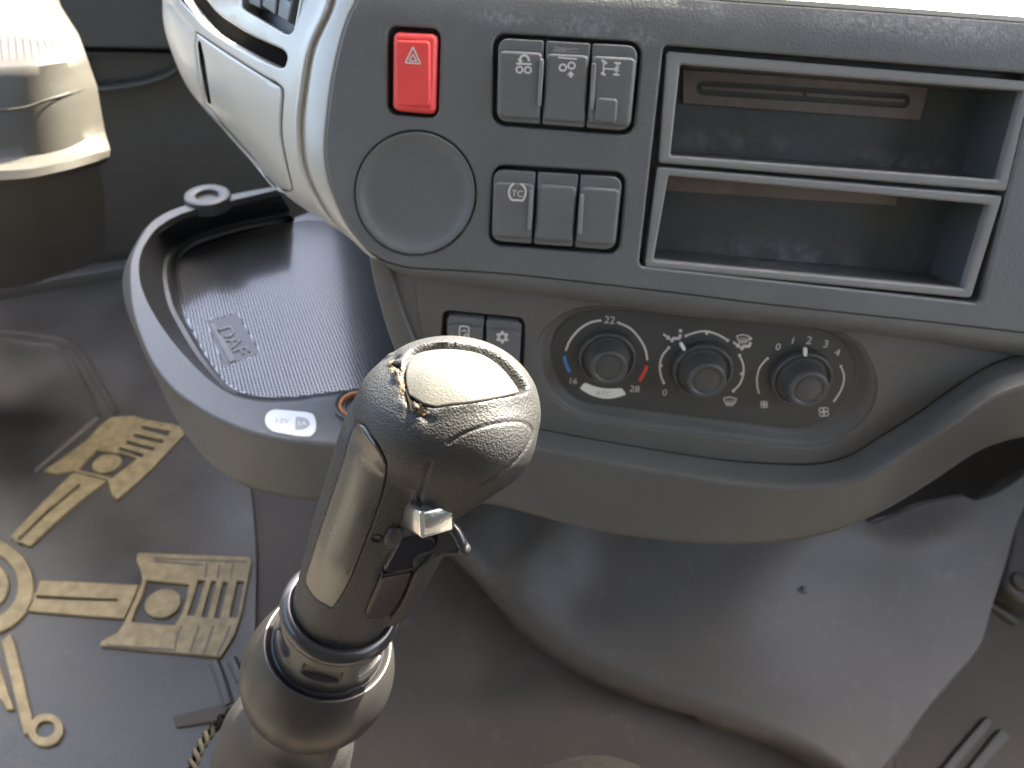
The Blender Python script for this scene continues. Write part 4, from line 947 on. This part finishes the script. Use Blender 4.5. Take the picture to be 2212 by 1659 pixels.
raised("piston", c4([(270, 1390), (330, 1355), (400, 1308), (560, 1190), (640, 1100), (720, 1042), (860, 1030), (950, 1058), (1170, 1095), (1196, 1150), (1100, 1250), (980, 1380), (850, 1500), (752, 1578), (716, 1540), (702, 1470), (692, 1447), (480, 1393), (360, 1410)]),
       [c4([(622, 1257), (830, 1287), (886, 1312), (728, 1436), (500, 1380)]), c4([(922, 1097), (1100, 1132), (1085, 1165), (910, 1117)]), c4([(870, 1150), (1060, 1190), (1050, 1212), (862, 1170)]), c4([(820, 1192), (1000, 1240), (990, 1262), (812, 1212)]), c4([(770, 1236), (930, 1280), (920, 1302), (762, 1257)])])
raised("piston_pin", c4(ell(690, 1342, 98, 58, 30, rot=-18).tolist()))
raised("connecting_rod", [(157, 1020), (230, 1037), (150, 1100), (63, 1180), (20, 1160), (85, 1090)], [[(171, 1044), (174, 1049), (105, 1106), (38, 1170), (34, 1166), (100, 1102)]])
raised("crank_ring", ell(-40, 1265, 112, 106, 64).tolist(), [ell(-44, 1264, 82, 76, 48).tolist()], r=0)
raised("crank_hub", ell(-48, 1262, 66, 58, 40).tolist(), r=0)
raised("connecting_rod", [(2, 1384), (22, 1366), (34, 1400), (70, 1553), (66, 1582), (50, 1588), (30, 1500)], r=4)
raised("rod_eye", ell(98, 1576, 39, 36, 40, rot=-15).tolist(), [ell(97, 1574, 20, 17, 28, rot=-20).tolist()], r=0)
raised("side_bar", [(-40, 1400), (-8, 1420), (10, 1470), (30, 1532), (14, 1534), (-6, 1500), (-40, 1440)], r=3)
raised("mat_badge", [(372, 1546), (480, 1522), (500, 1536), (484, 1556), (380, 1572)], r=6, mt='floor', w=.003)
for ln in ([(1000, 318), (1160, 330), (1320, 344)], [(1000, 300), (1300, 312), (1600, 322)], [(690, 862), (900, 878), (1120, 892)], [(1180, 735), (1150, 800), (1130, 900)], [(1290, 735), (1262, 820), (1230, 915)], [(1385, 735), (1355, 820), (1320, 920)], [(1490, 735), (1455, 830), (1405, 930)], [(1340, 330), (1335, 380), (1330, 430)], [(1425, 335), (1418, 380), (1410, 435)], [(1510, 335), (1503, 380), (1495, 435)]):
    obj('piston_groove', *stroke_geo(cr(c7(ln), 4), 3.4, FMAT, .0049), M['mat'], pa)
for ln in ([(-60, 716), (0, 730), (60, 741), (133, 753), (172, 822), (213, 898)], [(-60, 700), (0, 712), (80, 722), (158, 744), (205, 815), (250, 893)], [(70, 1018), (160, 942), (206, 902)], [(463, 1430), (480, 1475), (494, 1522)], [(500, 1424), (511, 1446), (522, 1470)]):
    p = resample(cr(ln, 5), 40); base = FMAT.map(p)
    t = np.gradient(base, axis=0); t /= np.linalg.norm(t, axis=1)[:, None]; nn = np.cross(UP, t)
    V, F = grid([base + nn * .0065 - UP * .0005, base + nn * .0045 + UP * .0018, base + nn * .0015 + UP * .0028, base - nn * .0015 + UP * .0028, base - nn * .0045 + UP * .0018, base - nn * .0065 - UP * .0005]); obj("mat_rib", V, F, M['mat'], fm)

# ------------------------------------------------------------------ engine tunnel cover, floor pieces
tn = np.array([0.06, -0.36, 0.93])
TP = Plane(at(1450, 1350, .60), tn)
def tb(P):
    x, y = P[:, 0], P[:, 1]
    crest = np.interp(y, [1000, 1250, 1450, 1700], [1700, 1620, 1590, 1640])
    g = 0.013 * np.exp(-((x - crest) / 170) ** 2) * np.clip((1560 - y) / 200, 0, 1) + 0.016 * np.exp(-(((x - 1110) / 110) ** 2 + ((y - 1210) / 120) ** 2))
    g += 0.008 * np.exp(-(((x - 1900) / 160) ** 2 + ((y - 1180) / 60) ** 2)) - 0.012 * np.exp(-(((x - 1330) / 120) ** 2 + ((y - 1250) / 90) ** 2))
    g += 0.0025 * np.sin(x / 47 + y / 80) * np.exp(-((y - 1150) / 90) ** 2)
    return g
TS = Bumped(TP, tb)
tun = thing("tunnel_cover", "brown grey vinyl cover bulging over the engine tunnel below the dashboard", "tunnel cover", base_on(TP, (1500, 1500)))
def soften(p, n=4):
    p = np.asarray(p, float)
    for _k in range(n): p = np.vstack([p[:1], (p[:-2] + p[1:-1] * 2 + p[2:]) / 4, p[-1:]])
    return p
to = np.vstack([soften(resample(cr([(900, 1000), (935, 1120), (984, 1206), (1037, 1288), (1104, 1346), (1180, 1402), (1271, 1456), (1390, 1512), (1500, 1550), (1608, 1580), (1710, 1610), (1790, 1645), (1850, 1690)], 6), 46), 8), soften(resample(cr([(1905, 1665), (1958, 1600), (2000, 1540), (2050, 1478), (2100, 1425), (2128, 1385), (2140, 1330), (2152, 1290), (2170, 1240), (2186, 1190), (2208, 1115), (2260, 1020)], 5), 40), 3), cr([(2230, 1005), (2182, 1045), (2112, 1077), (2071, 1070), (1980, 1090), (1930, 1112), (1880, 1130)], 4), np.array([(1800, 1080), (1500, 1060), (1200, 1000), (1000, 980)])])
plate("cover_sheet", to, [], TS, M['tunnel'], tun, w=0, thick=.045, bev=.018, step=32, K=7, bevw=np.interp(to[:, 0], [1500, 1800, 1900], [1, .45, .12]))
for ln, rr in (([(1875, 1128), (1930, 1112), (1980, 1090), (2071, 1071), (2112, 1079), (2182, 1046), (2235, 1010)], .0018), ([(1915, 1655), (1958, 1600), (2000, 1540), (2050, 1478), (2100, 1425)], .0016)):
    pth = cr(ln, 5); V, F = tube(TS.map(pth, -.004) + np.random.normal(size=(len(pth), 3)) * .0005, rr, 8); obj("sheet_edge", V, F, M['tunnel'], tun)
for c_ in ((1722, 1278, .0035),):
    q = TS.map([c_[:2]], .0002)[0]; V, F = ball(q, c_[2], 6, (1.3, 1, .5)); V = V + np.random.normal(size=V.shape) * c_[2] * .15; obj("scuff_lump", V, F, M['tunnel'], tun)
gb = thing("floor_hump", "brown floor section around the base of the gear lever", "floor section", base_on(FLOOR, (900, 1600)))
HP = TP.off(-.040)
plate("hump_sheet", rpoly([(690, 1040), (1000, 1000), (1300, 1250), (1900, 1500), (1960, 1640), (1900, 1900), (560, 1900), (600, 1500), (640, 1250)], [40, 5, 5, 20, 60, 5, 5, 60, 60]), [], Bumped(HP, lambda P: .012 * np.exp(-(((P[:, 0] - 1330) / 260) ** 2 + ((P[:, 1] - 1560) / 120) ** 2)) - .012 * np.exp(-(((P[:, 0] - 1090) / 90) ** 2 + ((P[:, 1] - 1440) / 60) ** 2))), M['floor'], gb, w=0, thick=.15, bev=.012, step=40, K=5)
fp = thing("floor_channel", "brown floor plate with two pale ribs at the lower right", "floor plate", base_on(FLOOR, (2100, 1650)))
FC = Plane(at(2080, 1560, .66), np.array([0.0, -0.22, 0.97]))
plate("channel_plate", [(1780, 1800), (1890, 1640), (2060, 1440), (2110, 1330), (2320, 1120), (2400, 1800)], [], FC, M['floor'], fp, w=-.012, thick=.02, bev=.001, K=2)
for a, b, c_, d in (((2132, 1545), (2152, 1560), (2040, 1690), (2008, 1690)), ((2162, 1572), (2188, 1590), (2100, 1690), (2066, 1690))):
    plate("floor_rib", rpoly([a, b, c_, d], 6), [], FC, M['lower'], fp, w=-.007, thick=.006, bev=.002, K=3)
plate("floor_rib", rpoly([(2128, 1300), (2136, 1294), (2205, 1340), (2198, 1348)], 3), [], FC, M['lower'], fp, w=-.006, thick=.006, bev=.002, K=3)
br = thing("floor_bracket", "brown moulded bracket with round boss at the right edge", "bracket", base_on(FC, (2200, 1290)))
plate("bracket_plate", rpoly([(2190, 1110), (2300, 1060), (2300, 1330), (2205, 1300), (2168, 1270), (2172, 1225), (2182, 1190)], [10, 5, 5, 14, 16, 12, 12]), [], FC, M['tunnel'], br, w=.012, thick=.024, bev=.005, K=4)
c_ = FC.map([(2205, 1258)], .012)[0]; V, F = lathe(c_, FC.nv, [(.010, -.001), (.0098, .003), (.0085, .0042), (.0075, .003), (.007, .001), (.0001, .001)], 32); obj("boss", V, F, M['tunnel'], br)
se = thing("seat_edge", "rounded dark fabric seat edge at the bottom of the picture", "seat", at(1260, 1800, .40) - UP * .05)
V, F = ball(at(1290, 1812, .40), 1, 24, (.052, .042, .030), np.array([_r, _u * .7 + _fw * .7, np.cross(_r, _u * .7 + _fw * .7)])); obj("cushion", V, F, M['seat'], se, smooth=80)

# ------------------------------------------------------------------ column shroud, footwell
cs = thing("column_shroud", "rounded grey plastic housing with ribbed sunlit top at the left", "housing", at(60, 620, .78))
def shroud_row(p, d, back):
    q = cr(p, 8); n_ = len(q); x = q[:, 0]; t = np.clip((x - 40) / max(q[-1, 0] - 40, 1), 0, 1)
    return CAM + rays(q) * (d + back * (1 - np.sqrt(np.clip(1 - t ** 2 * .985, 0, 1))))[:, None]
SR = [([(-350, -75), (0, -80), (70, -75), (105, -60)], .84, .06), ([(-350, -35), (0, -40), (90, -22), (132, 15)], .77, .06), ([(-350, 55), (0, 55), (115, 55), (170, 75)], .70, .07), ([(-350, 120), (0, 120), (118, 112), (181, 106)], .66, .07),
      ([(-350, 150), (0, 149), (120, 137), (187, 122)], .652, .07), ([(-350, 240), (0, 240), (109, 216), (209, 184)], .66, .07), ([(-350, 343), (0, 340), (127, 326), (226, 282)], .672, .07), ([(-350, 356), (0, 353), (127, 339), (231, 300)], .668, .07),
      ([(-350, 372), (0, 369), (127, 353), (238, 322)], .655, .07), ([(-350, 392), (0, 389), (127, 371), (237, 340)], .655, .07), ([(-350, 405), (0, 402), (127, 384), (228, 352)], .668, .07), ([(-350, 408), (0, 405), (120, 387), (205, 358)], .72, .06)]
rows = [shroud_row(*r) for r in SR]
fine = []
RW = np.array(rows)
for a in range(len(RW) - 1):
    for k in range(4): fine.append(RW[a] + (RW[a + 1] - RW[a]) * k / 4)
fine.append(RW[-1])
V, F = grid(fine); SHV, SHF = V, F; obj("shell", V, F, M['shroud'], cs, smooth=50)
V, F = grid([L(RW[4], RW[5], .96) - _fw * .0015, L(RW[4], RW[5], 1.0) - _fw * .002, L(RW[5], RW[6], .03) - _fw * .001]); obj("seam_ridge", V, F, M['shroud'], cs)
SHB = MeshSurf(SHV, SHF, .004)
for k in range(9):
    x0 = 6 + k * 16
    p = resample(cr([(x0 - 2 - k * 1.5, 62 + k * 3), (x0 + 2, 95 + k), (x0 + 2, 132 - k)], 6), 14)
    V, F = tube(SHB.map(p, .0002), np.sin(np.linspace(.15, pi - .15, 14)) * .0022, 6); obj("rib", V, F, M['shroud'], cs)
V, F = grid([CAM + rays(cr(p, 8)) * d for p, d in (([(-350, 398), (0, 396), (120, 380), (215, 352)], .74), ([(-350, 470), (0, 470), (130, 450), (226, 430)], .80), ([(-350, 560), (0, 560), (140, 530), (228, 505)], .90), ([(-350, 640), (0, 625), (140, 590), (232, 560)], 1.06))]); obj("lower_cover", V, F, M['footwell'], cs)
# bulkhead relief
BH = Plane((0, 1.158, 0), (0, -1, 0))
bt = thing("footwell_trim", "dark moulded footwell trim behind the champagne panel", "trim panel", base_on(BH, (300, 420)))
plate("upper_panel", rpoly([(-200, -60), (420, -60), (420, 108), (-200, 96)], 4), [], BH, M['footwell'], bt, w=.03, thick=.03, bev=.004, K=3)
plate("pocket_lip", rpoly([(150, 112), (420, 118), (405, 140), (360, 175), (300, 190), (225, 200), (150, 206)], 20), [rpoly([(170, 122), (400, 126), (388, 140), (350, 164), (295, 180), (225, 189), (170, 192)], 14)], BH, M['footwell'], bt, w=.02, thick=.02, bev=.003, K=3)
plate("sill_strip", rpoly([(-200, 640), (0, 600), (280, 556), (420, 520), (420, 540), (280, 575), (0, 622), (-200, 664)], 4), [], level(ZF + .02), M['footwell'], bt, w=.01, thick=.03, bev=.004, K=3)
